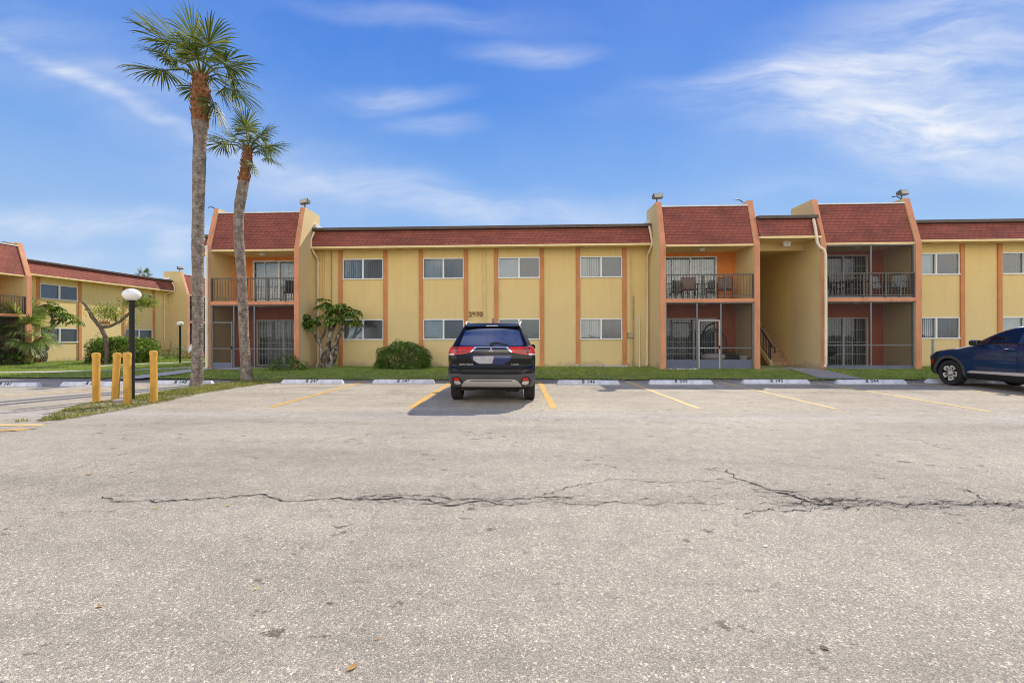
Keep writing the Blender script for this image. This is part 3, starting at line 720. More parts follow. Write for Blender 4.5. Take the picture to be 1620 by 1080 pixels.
ZF0, ZF1 = 5.22, 6.0
def facade(root, x0, x1, pil, wins, last=True):
    holes = [(a, b, z0, z1) for (a, b, *_) in wins for z0, z1 in ((1.21, 2.13), (3.90, 4.83))]
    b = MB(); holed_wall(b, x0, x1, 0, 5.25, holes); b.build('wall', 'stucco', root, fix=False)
    for p in pil: MB().box(p-.088, p+.088, -.055, .01, 0, 5.2).build('pilaster', 'orange', root, bevel=.008)
    MB().box(x0, x1, -.56, -.003, 5.20, 5.235).build('soffit', 'soffit', root)
    MB().box(x0, x1, -.60, -.562, 5.19, 5.275).build('fascia', 'trim', root)
    r = MB().add([(x0, -.585, 5.277), (x1, -.585, 5.277), (x1, -.30, 6.0), (x0, -.30, 6.0), (x0, -.1, 5.277), (x1, -.1, 5.277), (x1, -.1, 6.0), (x0, -.1, 6.0)],
                 [(0, 1, 2, 3), (0, 3, 7, 4), (1, 5, 6, 2), (3, 2, 6, 7)]).build('roof', 'shingle', root)
    MB().box(x0, x1, -.43, -.12, 6.005, 6.135).build('drip_edge', 'drip', r, bevel=.012)
    for k in range(max(1, int((x1-x0)/2.6))):
        xx = x0+(k+.5)*2.6
        if xx < x1-.4: MB().box(xx-.19, xx+.19, -.34, -.24, 5.192, 5.199).build('soffit_vent', 'boxm', root)
    for (a, c, *sty) in wins:
        up, lo = (sty+[None, None])[:2]; up = up or ('slat', 'slat'); lo = lo or ('flat', 'grey')
        window(root, a, c, 3.90, 4.83, *up); window(root, a, c, 1.21, 2.13, *lo)
def wing(root, x0, x1, top=6.86, kink=5.0, back=.36, deep=None):
    prof = [(-1.6, 0), (-1.6, kink), (-1.05, top), (back, top), (back, 0)]
    b = MB(); n = len(prof)
    b.add([(x0, *p) for p in prof]+[(x1, *p) for p in prof], [tuple(range(n)), tuple(reversed(range(n, 2*n)))], 0)
    V = [(x, *p) for p in prof for x in (x0, x1)]
    for i, mt_ in ((0, 1), (1, 1), (2, 0), (3, 0)):
        b.add([V[2*i], V[2*i+1], V[2*i+3], V[2*i+2]], [(0, 1, 2, 3)], mt_)
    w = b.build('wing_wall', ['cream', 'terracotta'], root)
    # thin return of orange paint round the front corner
    MB().box(x0-.003, x1+.003, -1.604, -1.585, 0, kink-.02).build('corner_paint', 'terracotta', w)
    fl = MB(); fl.box(x0-.10, x0-.004, -.2, .34, 6.2, 6.36); fl.box(x1+.004, x1+.10, -.2, .34, 6.2, 6.36)
    fl.build('flashing', 'white_drip', w)
    return w
def railing(root, x0, x1, y, z0, z1):
    b = MB(); b.box(x0, x1, y-.022, y+.022, z1-.045, z1); b.box(x0, x1, y-.015, y+.015, z0+.08, z0+.115)
    n = int((x1-x0)/.118)
    for k in range(n+1):
        xx = x0+.02+(x1-x0-.04)*k/n; b.box(xx-.009, xx+.009, y-.009, y+.009, z0+.116, z1-.046)
    for f in (.0, .43, .68, 1.0):
        xx = x0+.025+(x1-x0-.05)*f; b.box(xx-.024, xx+.024, y-.026, y+.026, z0, z1-.046)
    return b.build('railing', 'bronze', root)
def bay(root, x0, x1, door_u, door_l, upscreen=(), lowscreen=(), lowmid=None, lowdoor=None, kick=None, lower_wall='rust_wall', upwall='orange_wall', grille=False):
    """two-storey balcony bay between two wing walls"""
    zs0, zs1 = 2.70, 2.835
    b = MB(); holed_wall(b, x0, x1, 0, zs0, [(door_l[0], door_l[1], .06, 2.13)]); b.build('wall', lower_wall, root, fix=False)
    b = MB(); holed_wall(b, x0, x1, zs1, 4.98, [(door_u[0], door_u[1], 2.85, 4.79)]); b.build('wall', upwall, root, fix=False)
    MB().box(x0, x1, -1.5, -.003, -.02, .05).build('floor_slab', 'concrete', root)
    sl_ = MB(); sl_.box(x0, x1, -1.565, -.003, zs0, zs1); sl_.build('balcony_slab', 'soffit', root)
    MB().box(x0, x1, -1.592, -1.568, zs0-.005, zs1+.004).build('slab_edge', 'terracotta', root)
    MB().box(x0, x1, -1.5, -.003, 4.94, 4.98).build('soffit', 'soffit', root)
    MB().box(x0, x1, -1.555, -1.502, 4.925, 5.0).build('fascia', 'trim', root)
    r = MB().add([(x0, -1.545, 5.003), (x1, -1.545, 5.003), (x1, -1.06, 6.63), (x0, -1.06, 6.63), (x0, .3, 5.003), (x1, .3, 5.003), (x1, .3, 6.63), (x0, .3, 6.63)],
                 [(0, 1, 2, 3), (3, 2, 6, 7), (4, 7, 6, 5)]).build('roof', 'shingle', root)
    MB().box(x0, x1, -1.10, -.9, 6.635, 6.685).build('drip_edge', 'white_drip', r)
    sliding_door(root, door_u[0], door_u[1], 2.85, 4.79, door_u[2:] or (.5,))
    sliding_door(root, door_l[0], door_l[1], .06, 2.13, door_l[2:] or (.5,), grille)
    railing(root, x0+.005, x1-.005, -1.53, zs1+.004, 3.82)
    cx = (x0+x1)/2
    for zl in (4.86, 2.62): MB().lathe([(0, zl), (.09, zl+.01), (.12, zl+.04), (.13, zl+.078)], 14, c=(cx, -.85, 0)).build('ceiling_light', 'lampglass', root, smooth=50)
    t = .028
    for (posts, za, zb, mids, name) in ((upscreen, zs1+.006, 4.92, (), 'upper'), (lowscreen, .055, zs0-.008, lowmid or (), 'lower')):
        if not posts: continue
        fr = MB(); ys = -1.49
        fr.box(x0, x1, ys-t, ys+t, zb-.04, zb); fr.box(x0, x1, ys-t, ys+t, za, za+.05)
        P = [x0+t, *posts, x1-t]
        for p in P: fr.box(p-t, p+t, ys-t-.003, ys+t+.003, za+.051, zb-.041)
        for (a, c, zz) in mids: fr.box(a, c, ys-.018, ys+.018, zz-.018, zz+.018)
        f = fr.build('screen_frame', 'grey_frame', root)
        MB().add([(x0, ys+.005, za), (x1, ys+.005, za), (x1, ys+.005, zb), (x0, ys+.005, zb)], [(0, 1, 2, 3)]).build('screen', 'screen', f)
    if lowdoor:
        a, c, zt, fm, kz = lowdoor; d = MB(); ys = -1.53
        d.box(a, a+.05, ys-.02, ys+.02, .06, zt); d.box(c-.05, c, ys-.02, ys+.02, .06, zt); d.box(a+.05, c-.05, ys-.02, ys+.02, zt-.05, zt); d.box(a+.05, c-.05, ys-.02, ys+.02, .86, .9)
        dd = d.build('screen_door', fm, root)
        MB().box(a+.05, c-.05, ys-.012, ys+.012, .06, kz).build('kick_panel', 'kick', dd)
        MB().box(c-.045, c-.02, ys-.07, ys-.022, .85, .98).build('handle', 'black', dd)
    if kick:
        for (a, c, zt) in kick: MB().box(a, c, -1.515, -1.50, .05, zt).build('kick_panel', 'kick', root)
def side_walls(root, x0, x1, y0, y1):
    b = MB()
    b.box(x0, x0+.2, y0, y1, 0, 5.9); b.box(x1-.2, x1, y0, y1, 0, 5.9); b.box(x0+.2, x1-.2, y1-.2, y1, 0, 5.9)
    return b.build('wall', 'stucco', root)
def downspout(root, pts, w=.085):
    b = MB(); b.tube(pts, w/2, 10)
    return b.build('downspout', 'gutter', root, smooth=45)

# ---- the long yellow building
main = empty('apartment_building', (0, 20, 0), 0, 'long two storey yellow apartment building with red shingle mansard roofs, number 2970', 'building')
S2 = ('slat', 'slat'); FG = ('flat', 'grey')
facade(main, -9.10, 5.60, (-7.99, -5.97, -4.37, -2.37, -1.03, .97, 2.54, 4.54),
       [(-7.90, -6.06, ('open', 'open'), FG), (-4.28, -2.46, ('slat', 'open'), FG), (-.94, .88, ('flat', 'grey'), ('flat', 'slat')), (2.63, 4.45, ('slat', 'grey'), ('slat', 'open', (), ((.45, .62),)))])
facade(main, 15.60, 29.0, (16.5, 18.58, 20.08, 22.08, 23.6, 25.6, 27.1),
       [(16.59, 18.49, ('flat', 'open'), ('slat', 'slat', (), ((.8, .95),))), (20.17, 21.99, ('open', 'slat'), ('flat', 'grey')), (23.69, 25.51, S2, FG)])
for a in (-13.09, -9.31, 5.60, 9.26, 11.80, 15.39): wing(main, a, a+.21)
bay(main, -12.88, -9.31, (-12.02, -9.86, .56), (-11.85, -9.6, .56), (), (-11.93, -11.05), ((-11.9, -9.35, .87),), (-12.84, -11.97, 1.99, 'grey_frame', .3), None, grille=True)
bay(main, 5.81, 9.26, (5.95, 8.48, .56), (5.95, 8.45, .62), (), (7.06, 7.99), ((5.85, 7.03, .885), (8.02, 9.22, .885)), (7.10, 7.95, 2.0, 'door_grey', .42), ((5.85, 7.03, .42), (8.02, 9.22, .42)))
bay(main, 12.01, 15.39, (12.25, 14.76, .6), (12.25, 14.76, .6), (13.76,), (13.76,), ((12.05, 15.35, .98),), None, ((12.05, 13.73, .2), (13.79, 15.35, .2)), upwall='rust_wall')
# stair passage
MB().box(9.47, 11.80, -1.62, -.55, 5.195, 5.235).build('soffit', 'soffit', main)
MB().box(9.47, 11.80, -1.66, -1.622, 5.185, 5.272).build('fascia', 'trim', main)
r = MB().add([(9.47, -1.645, 5.274), (11.80, -1.645, 5.274), (11.80, -1.36, 6.0), (9.47, -1.36, 6.0), (11.8, .4, 6.0), (9.47, .4, 6.0), (9.47, .4, 5.274), (11.8, .4, 5.274)], [(0, 1, 2, 3), (3, 2, 4, 5), (0, 3, 5, 6), (1, 7, 4, 2)]).build('roof', 'shingle', main)
MB().box(9.47, 11.80, -1.49, -1.2, 6.005, 6.135).build('drip_edge', 'drip', r, bevel=.012)
MB().box(9.47, 11.80, -.55, -.25, 4.90, 5.235).build('beam', 'soffit', main)
MB().box(9.47, 11.80, -.247, 6.0, 5.1, 5.2).build('ceiling', 'soffit', main)
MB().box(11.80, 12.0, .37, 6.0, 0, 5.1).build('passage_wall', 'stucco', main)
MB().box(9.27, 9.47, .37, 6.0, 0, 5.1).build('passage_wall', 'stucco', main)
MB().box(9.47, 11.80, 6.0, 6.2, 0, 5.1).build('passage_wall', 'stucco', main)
MB().box(9.48, 11.79, -1.7, 6.0, -.02, .045).build('floor_slab', 'concrete', main)
st = MB()
for k in range(14): st.box(10.98, 11.797, .40+.25*k, .40+.25*(k+1) if k < 13 else 5.5, .045, .045+.19*(k+1))
st.build('stair', 'stepc', main, bevel=.01)
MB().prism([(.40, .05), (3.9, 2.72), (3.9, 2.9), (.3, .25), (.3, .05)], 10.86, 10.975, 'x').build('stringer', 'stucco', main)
hr = MB(); top = [(10.93, .22, .86), (10.93, .38, 1.02), (10.93, 1.4, 1.86), (10.93, 3.4, 3.35)]
hr.tube([(10.93, .08, .62), (10.93, .03, .70), (10.93, .06, .83)]+top, .026, 8)
for k in range(22):
    yy = .42+k*.13; hr.bar((10.93, yy, .25+(yy-.3)*.74), (10.93, yy, 1.02+(yy-.38)*.81), .018)
hr.bar((10.93, .42, .32), (10.93, 3.4, 2.6), .03); hr.bar((10.93, .40, .05), (10.93, .40, 1.05), .045)
hr.build('handrail', 'black', main)
pl = MB(); pl.box(10.72, 11.02, -1.0, -.9, 5.12, 5.192); pl.lathe([(0, 4.98), (.06, 5.0), (.07, 5.1), (.05, 5.12)], 10, c=(10.80, -.95, 0)); pl.lathe([(0, 4.98), (.06, 5.0), (.07, 5.1), (.05, 5.12)], 10, c=(10.95, -.95, 0))
pl.build('ceiling_light', 'lampglass', main, smooth=40)
# solid roof deck and the rest of the shell
MB().box(-13.0, 9.2, .0, 12, 5.85, 5.97).build('roof_deck', 'concrete', main)
MB().box(12.1, 29, .0, 12, 5.85, 5.97).build('roof_deck', 'concrete', main)
side_walls(main, -13.05, 29, .4, 12)
# side mansard overhanging the left end
sr = MB(); sr.add([(-15.02, .45, 5.277), (-15.02, 11, 5.277), (-14.72, 11, 6.0), (-14.72, .75, 6.0), (-13.06, .45, 5.277), (-13.06, .75, 6.0), (-13.06, 11, 5.277), (-13.06, 11, 6.0)], [(0, 1, 2, 3), (0, 3, 5, 4), (1, 6, 7, 2), (2, 7, 5, 3)])
q = sr.build('roof', 'shingle', main)
MB().box(-14.85, -13.06, .6, 11.2, 6.005, 6.135).build('drip_edge', 'drip', q)
MB().box(-15.04, -13.06, .43, 11, 5.2, 5.273).build('soffit', 'soffit', main)
# pipes
downspout(main, [(-13.2, -1.4, 5.15), (-13.02, -1.60, 5.12), (-12.985, -1.66, 4.9), (-12.985, -1.66, .15), (-12.995, -1.70, .06), (-13.08, -1.80, .04)], .13)
def dpx(pts): return [(p.x, p.y-20, p.z) for p in [PYp(*q) for q in pts]]
downspout(main, dpx([(497, 367, 19.5), (492.5, 378, 19.45), (492, 390, 19.42), (497, 400, 19.55), (503, 410, 19.9), (503, 420, 19.92), (503, 574, 19.92), (500, 580, 19.85)]))
downspout(main, dpx([(1027, 358, 19.5), (1030, 372, 19.42), (1032, 386, 19.4), (1027, 398, 19.6), (1024, 405, 19.9), (1024, 500, 19.92), (1024, 575, 19.92), (1022, 579, 19.85)]))
downspout(main, dpx([(1287, 347, 18.55), (1290, 362, 18.35), (1293, 384, 18.3), (1297, 391, 18.28), (1303, 394, 18.28), (1306, 402, 18.27), (1306.5, 480, 18.27), (1306.5, 575, 18.27), (1304, 581, 18.2)]), .11)
cd = MB()
for px in (524.5,): x = PYp(px, 450, 19.97).x; cd.box(x-.017, x+.017, -.045, -.008, 2.3, 5.19)
cd.build('conduit', 'greypipe', main)
cd = MB()
for px, wv in ((766.5, .05), (512, .03), (998, .02)): x = PYp(px, 450, 19.97).x; cd.box(x-wv, x+wv, -.06, -.008, .02, 5.19)
cd.build('conduit', 'cond', main)
x = PYp(1002.5, 520, 19.95).x; MB().box(x-.022, x+.022, -.05, -.008, .02, 3.1).build('conduit', 'boxm', main)
x = PYp(1012, 520, 19.95).x; MB().tube([(x, -.05, .0), (x-.02, -.05, 2.2)], .03, 8).build('conduit', 'pvc', main)
p = PYp(997.5, 530, 19.93); MB().box(p.x-.115, p.x+.115, -.13, -.004, p.z-.11, p.z+.11).build('meter_box', 'boxm', main, bevel=.01)
def digits(root, txt, loc, size, mat, rot=(R(90), 0, 0)):
    link('house_number', text_mesh(txt, size, .012, 0, 1.05, .003), mat, root, loc, rot)
p = PYp(753.3, 497.3, 19.97); digits(main, '2970', (p.x-.02, -.035, p.z), .30, 'digit')
p = PYp(1150.5, 512.5, 20); digits(main, '51', (p.x, -.02, p.z), .22, 'goldig')
# small roof stubs on the wing tops
for (x, y) in ((-13.0, -.9), (9.3, -.8), (15.5, -.9)):
    MB().tube([(x-.1, y, 6.87), (x-.28, y, 6.98), (x-.45, y, 6.96)], .02, 6).build('cable', 'cladblack', main)

# ---- the building at the left, turned a quarter
LA = R(3.45)
left = empty('apartment_building', (-27.5, 24, -.1), R(90)-LA, 'yellow apartment building at the far left seen at an angle, number 2994', 'building', scale=(1, 1, .945))
facade(left, -.83, 9.70, (.75, 3.08, 6.05, 8.42), [(.86, 2.97, ('grey', 'grey'), ('slat', 'grey')), (6.16, 8.32, ('grey', 'grey'), ('grey', 'grey'))])
for a in (-1.06, 9.70, 13.5): wing(left, a, a+.23)
wing(left, -4.9, -4.67)
bay(left, -4.67, -1.06, (-4.4, -2.2, .5), (-4.4, -2.2, .5), (), (-2.9,), ((-4.6, -1.1, .98),), upwall='rust_wall')
bay(left, 9.93, 13.5, (10.2, 12.6, .5), (10.2, 12.6, .5), (11.6,), (11.6,), ((9.95, 13.4, .98),), upwall='rust_wall')
facade(left, 13.73, 24, (14.6, 16.6, 18.2, 20.2), [(14.7, 16.5), (18.3, 20.1)])
MB().box(-4.8, 24, 0, 11, 5.85, 5.97).build('roof_deck', 'concrete', left)
side_walls(left, -4.9, 24, .4, 11)
downspout(left, [(9.6, -.42, 5.95), (9.62, -.60, 5.6), (9.6, -.62, 5.25), (9.3, -.1, 4.95), (9.3, -.07, 4.6), (9.3, -.07, .1)])
MB().box(9.0, 9.5, -.32, -.01, .55, 1.25).build('meter_box', 'cond', left, bevel=.015)
digits(left, '2994', (4.65, -.035, 2.55), .36, 'digit')
cab = MB()
for k in range(6): cab.tube([(-4+k*.55, -1.0, 6.69), (-3.8+k*.55, -1.0, 6.78), (-3.5+k*.55, -1.0, 6.72)], .015, 5)
cab.build('cable', 'black', left)

# ------------------------------------------------------------------ floodlights
def floodlight(loc, rz, label, tilt=12, s=1.0):
    root = empty('floodlight', loc, rz, label, 'floodlight', 'floodlights on the wing walls')
    MB().tube([(0, 0, -.02), (0, 0, .13)], .03, 8).build('bracket', 'floodbody', root)
    h = MB(); h.prism([(-.11, -.10), (-.11, .11), (.05, .08), (.09, .03), (.09, -.03), (.05, -.09)], -.20, .20, 'x')
    hd = h.build('lamp_head', 'floodbody', root, bevel=.012, loc=(.02, 0, .24), rot=(R(-tilt), R(-4), 0))
    MB().box(-.17, .17, -.125, -.112, -.075, .085).build('lens', 'floodglass', hd)
    return root
z_t = 6.86
floodlight((-9.16, 19.05, z_t), R(-12), 'floodlight on the wing wall top right of the second palm')
floodlight((5.66, 19.05, z_t), R(8), 'floodlight on the wing wall at the right end of the long facade')
floodlight((15.42, 19.1, z_t), R(16), 'floodlight on the rightmost wing wall, above the screened balcony')
a = left.matrix_basis @ Vector((9.8, -.9, 6.87))
floodlight(a, R(62), 'floodlight on the wing wall of the left building', 30)

# ------------------------------------------------------------------ wheel stops
def wheel_stop(a, b, txt, label):
    a = Vector((*a, 0)); b = Vector((*b, 0)); c = (a+b)/2; L = (b-a).length; rz = math.atan2(b.y-a.y, b.x-a.x)
    root = empty('wheel_stop', (c.x, c.y+.09, 0), rz, label, 'wheel stop', 'painted concrete wheel stops along the parking row')
    h, d = .118, .175; e = .055
    v = [(-L/2, -d/2, 0), (L/2, -d/2, 0), (L/2, d/2, 0), (-L/2, d/2, 0), (-L/2+.012, -d/2+.012, .045), (L/2-.012, -d/2+.012, .045), (L/2-.012, d/2-.012, .045), (-L/2+.012, d/2-.012, .045),
         (-L/2+e, -d/2+.052, h), (L/2-e, -d/2+.052, h), (L/2-e, d/2-.052, h), (-L/2+e, d/2-.052, h)]
    fs = [(0, 1, 5, 4), (1, 2, 6, 5), (2, 3, 7, 6), (3, 0, 4, 7), (4, 5, 9, 8), (5, 6, 10, 9), (6, 7, 11, 10), (7, 4, 8, 11), (8, 9, 10, 11)]
    MB().add(v, fs).build('block', 'stop', root, bevel=.012)
    if txt:
        sl_ = math.atan2(h-.045, .04)
        link('lettering', text_mesh(txt, .125, .001, .12, 1.25, .0025), 'stencil', root, (0, -d/2+.026, .083), (sl_, 0, 0))
    return root
STOPS = [((-6.95, 12.9), (-5.12, 12.93), 'B 247'), ((-4.28, 12.96), (-2.46, 12.99), 'B 147'), ((1.03, 12.82), (2.8, 12.86), 'B 146'), ((3.63, 12.97), (5.42, 13.0), 'B 245'), ((6.33, 13.2), (8.2, 13.23), 'B 145'), ((8.91, 13.18), (10.83, 13.22), 'B 244'),
         ((11.60, 13.46), (13.43, 13.48), ''), ((-10.58, 12.5), (-8.74, 12.52), 'B 140'), ((-12.83, 12.12), (-11.0, 12.14), 'B 240'), ((-15.1, 11.88), (-13.27, 11.92), 'B 141')]
for a, b, tx in STOPS:
    wheel_stop(a, b, tx, {'': 'concrete wheel stop under the front tyre of the blue car', 'B 141': 'white concrete wheel stop at the left edge, nearest the left building', 'B 240': 'white concrete wheel stop partly hidden behind the yellow bollards'}.get(tx, f'white concrete wheel stop stencilled {tx}'))

# ------------------------------------------------------------------ bollards and lamps
def bollard(base, top, lean, label, r=.068):
    h = top[2]; root = empty('bollard', (base[0], base[1], 0), 0, label, 'bollard', 'yellow bollards around the lamp post')
    root.rotation_euler = (0, math.atan2(top[0]-base[0], h), 0)
    MB().lathe([(0, -.1), (r, -.1), (r, h-.10), (r*.985, h-.095)], 28).build('post', 'bollard', root, smooth=40)
    MB().lathe([(r*1.0, h-.096), (r*1.10, h-.095), (r*1.11, h-.03), (r*1.0, h-.008), (r*.6, h+.006), (0, h+.01)], 28).build('cap', 'bollard', root, smooth=40)
bollard((-8.97, 9.25), (-8.97, 9.25, 1.03), 0, 'leftmost yellow bollard, standing apart from the lamp post')
bollard((-8.60, 9.30), (-8.55, 9.3, 1.03), 0, 'leaning yellow bollard, second from the left')
bollard((-7.91, 8.84), (-7.92, 8.84, 1.05), 0, 'yellow bollard right in front of the black lamp post', .068)
bollard((-7.66, 9.2), (-7.67, 9.2, 1.075), 0, 'rightmost yellow bollard, between the lamp post and the tall palm', .065)
MB().lathe([(0, -.02), (.16, -.02), (.16, .05), (.15, .06), (0, .06)], 20, c=(-8.35, 9.2, 0)).build('utility_cover', 'concrete')
tag(bpy.data.objects['utility_cover'], 'round concrete cover set in the grass between the bollards', 'cover')
def lamp_post(base, hz, gr, pr, label, gz):
    root = empty('lamp_post', base, 0, label, 'street lamp', 'globe lamps on black posts')
    MB().lathe([(0, -.05), (pr, -.05), (pr, hz), (pr*1.05, hz+.005), (pr*1.5, hz+.04), (0, hz+.04)], 20).build('post', 'black', root, smooth=40)
    prof = [(gr*math.sin(t)*1.0, hz+.03+gz*(1-math.cos(t))*.5) for t in np.linspace(.25, math.pi, 16)]
    MB().lathe(prof, 32).build('lamp_globe', 'lampglass', root, smooth=60)
lamp_post((-8.45, 9.55, 0), 2.12, .172, .052, 'tall black lamp post with white globe behind the yellow bollards', .27)
lamp_post((-18.5, 24.0, -.1), 2.04, .165, .05, 'smaller distant black lamp post with white globe, beside the tall palm trunk', .25)

# ------------------------------------------------------------------ plants
def leafset(centers, normals, L, W, rng, droop=.3):
    """pointed leaves of two bent quads: arrays of base points and directions"""
    n = len(centers); d = normals/np.linalg.norm(normals, axis=1, keepdims=True)
    up = np.tile(np.array([[0, 0, 1.0]]), (n, 1)); s = np.cross(d, up+rng.normal(0, .35, (n, 3))); s /= np.linalg.norm(s, axis=1, keepdims=True)+1e-9
    nn = np.cross(s, d); L = L*rng.uniform(.7, 1.3, (n, 1)); W = W*rng.uniform(.75, 1.25, (n, 1))
    b = centers; mid = b+d*L*.5+nn*L*.06; tip = b+d*L-np.array([[0, 0, 1]])*L*droop
    V = np.stack([b, mid-s*W/2-nn*W*.12, tip, mid+s*W/2-nn*W*.12], 1).reshape(-1, 3)
    base = np.arange(n)[:, None]*4
    return V, base+np.array([[0, 1, 2, 3]])
def leaf_object(name, parts, mat, parent):
    V = np.concatenate([p[0] for p in parts]); off = 0; Fs = []
    for v, f in parts: Fs.append(f+off); off += len(v)
    return link(name, np_mesh(name, V, np.concatenate(Fs), 4), mat, parent)
def bush(name, loc, rx, ry, rz, n, L, W, mat, label, cat='bush', boxy=2.0, lumps=.22, seed=1, stems=True):
    rng = np.random.default_rng(seed); root = empty(name, loc, 0, label, cat)
    d = rng.normal(0, 1, (n, 3)); d[:, 2] = np.abs(d[:, 2])*1.0-.15; d /= np.linalg.norm(d, axis=1, keepdims=True)
    k = (np.abs(d[:, :1])**boxy+np.abs(d[:, 1:2])**boxy+np.abs(d[:, 2:])**boxy)**(-1/boxy)
    lump = 1+lumps*(np.sin(d[:, :1]*7+seed)*np.sin(d[:, 1:2]*6+1)+.7*np.sin(d[:, 2:]*9+d[:, :1]*5)) *.6
    rr = rng.uniform(.62, 1.02, (n, 1))**.6*lump
    P = d*k*rr*np.array([[rx, ry, rz]]); P[:, 2] = np.maximum(P[:, 2], .03)
    nd = d*.7+rng.normal(0, .55, (n, 3)); nd[:, 2] += .2
    leaf_object('foliage', [leafset(P, nd, L, W, rng, .25)], mat, root)
    if stems:
        s = MB()
        for _ in range(6):
            a = rng.uniform(0, 6.28); q = rng.uniform(.3, .75)
            s.tube([(.08*math.cos(a), .08*math.sin(a), -.05), (rx*q*.5*math.cos(a), ry*q*.5*math.sin(a), rz*.4), (rx*q*.8*math.cos(a), ry*q*.8*math.sin(a), rz*.55)], [.02, .014, .006], 5)
        s.build('stem', 'bark', root)
    return root
bush('bush', (-4.9, 18.95, 0), 1.16, .8, 1.10, 8500, .085, .055, 'bushleaf', 'rounded dark green bush against the facade left of the black car', seed=3, lumps=.13, boxy=2.5)
bush('bush', (-9.25, 17.75, 0), .72, .55, .58, 1400, .08, .045, 'bushleaf', 'low sparse bush in front of the left screened porch', seed=5, lumps=.4)

def umbrella_tree(loc, limbs, heads, label, seed, leafL=.20, mat='umbleaf', name='umbrella_tree'):
    rng = np.random.default_rng(seed); root = empty(name, loc, 0, label, 'tree')
    tr = MB()
    for pts, r0, r1 in limbs:
        n_ = len(pts)*3; P = [Vector(p) for p in pts]; fine = []
        for i in range(len(P)-1):
            for k in range(3): fine.append(P[i].lerp(P[i+1], k/3)+Vector(rng.normal(0, .028, 3)))
        fine.append(P[-1])
        tr.tube(fine, [r0+(r1-r0)*i/(len(fine)-1) for i in range(len(fine))], 9, jit=.14)
    tr.build('trunk', 'wood', root, smooth=60)
    parts = []; pet = MB()
    for (hx, hy, hz, rad, nr) in heads:
        for _ in range(int(nr*.62)):
            d = rng.normal(0, 1, 3); d[2] = abs(d[2])*.9-.25; d /= np.linalg.norm(d)
            c = np.array([hx, hy, hz])+d*rad*rng.uniform(.5, 1.25)*np.array([1, 1, .85])
            pet.tube([(hx+d[0]*rad*.15, hy+d[1]*rad*.15, hz-.05), tuple(c)], .006, 4, cap=False)
            nl = rng.integers(6, 9); a0 = rng.uniform(0, 6.28)
            ang = a0+np.arange(nl)*2*np.pi/nl
            ax = d*.55+np.array([0, 0, .75]); ax /= np.linalg.norm(ax); e1 = np.cross(ax, [1, .2, 0]); e1 /= np.linalg.norm(e1); e2 = np.cross(ax, e1)
            dirs = np.cos(ang)[:, None]*e1+np.sin(ang)[:, None]*e2-ax*.25
            parts.append(leafset(np.tile(c, (nl, 1)), dirs, leafL, leafL*.42, rng, .26))
    f = leaf_object('crown', parts, mat, root)
    pet.build('petiole', mat, f, fix=False)
    return root
umbrella_tree((-8.25, 19.15, 0), [
    ([(-.05, 0, -.05), (.0, .0, .45), (.05, .0, .95), (.12, 0, 1.5), (.0, .05, 2.3)], .17, .06), ([(.1, 0, .0), (.28, .05, .5), (.38, 0, 1.0), (.52, -.05, 1.4), (.85, -.1, 1.75)], .16, .05),
    ([(-.1, -.05, .0), (-.22, -.05, .5), (-.32, 0, 1.1), (-.5, -.1, 1.5), (-.8, -.1, 1.85)], .09, .045), ([(.1, 0, 1.3), (.3, .1, 1.8), (.45, .1, 2.4)], .08, .04), ([(.52, -.05, 1.4), (.7, 0, 1.9), (.72, 0, 2.3)], .06, .035), ([(-.3, 0, 1.1), (-.15, .1, 1.6), (-.1, .1, 2.1)], .06, .035),
    ([(-.2, .1, 0), (-.5, -.05, .05), (-.75, -.1, .0)], .1, .03), ([(.2, -.1, .1), (.3, -.2, .5), (.35, -.1, 1.1)], .10, .05)],
    [(-.98, -.1, 2.12, .36, 26), (-.55, -.15, 1.98, .34, 22), (-.08, 0, 2.70, .34, 24), (.30, 0, 2.35, .40, 28), (.72, -.1, 2.58, .40, 30), (1.08, -.1, 2.25, .38, 28), (.45, -.3, 2.0, .34, 20), (-.1, -.25, 2.15, .3, 14), (-.8, -.1, 1.78, .26, 12), (1.2, 0, 1.95, .25, 14)],
    'umbrella tree with several pale mottled trunks against the facade corner', 21, .235)
b0 = G(72, 573, -.1)
umbrella_tree((b0.x+.5, b0.y-.6, -.1), [
    ([(0, 0, -.05), (.1, 0, .6), (.25, 0, 1.3), (.55, 0, 2.0), (.7, 0, 2.4)], .14, .09), ([(.4, 0, 1.7), (.75, -.1, 2.1), (1.2, -.1, 2.4), (1.6, -.1, 2.5)], .09, .045), ([(.6, 0, 2.2), (.5, 0, 2.7), (.4, .1, 3.0)], .08, .04), ([(.05, 0, .0), (-.1, -.1, .5), (-.25, -.1, .8)], .08, .05)],
    [(.3, 0, 3.15, .42, 26), (.75, 0, 3.1, .42, 24), (1.3, -.1, 2.75, .36, 20), (1.75, -.1, 2.6, .36, 20), (0.0, 0, 2.85, .34, 16), (2.05, -.1, 2.35, .3, 14), (1.1, -.2, 2.4, .3, 10)],
    'leaning umbrella tree in front of the left building beside the young palm', 22, .24)
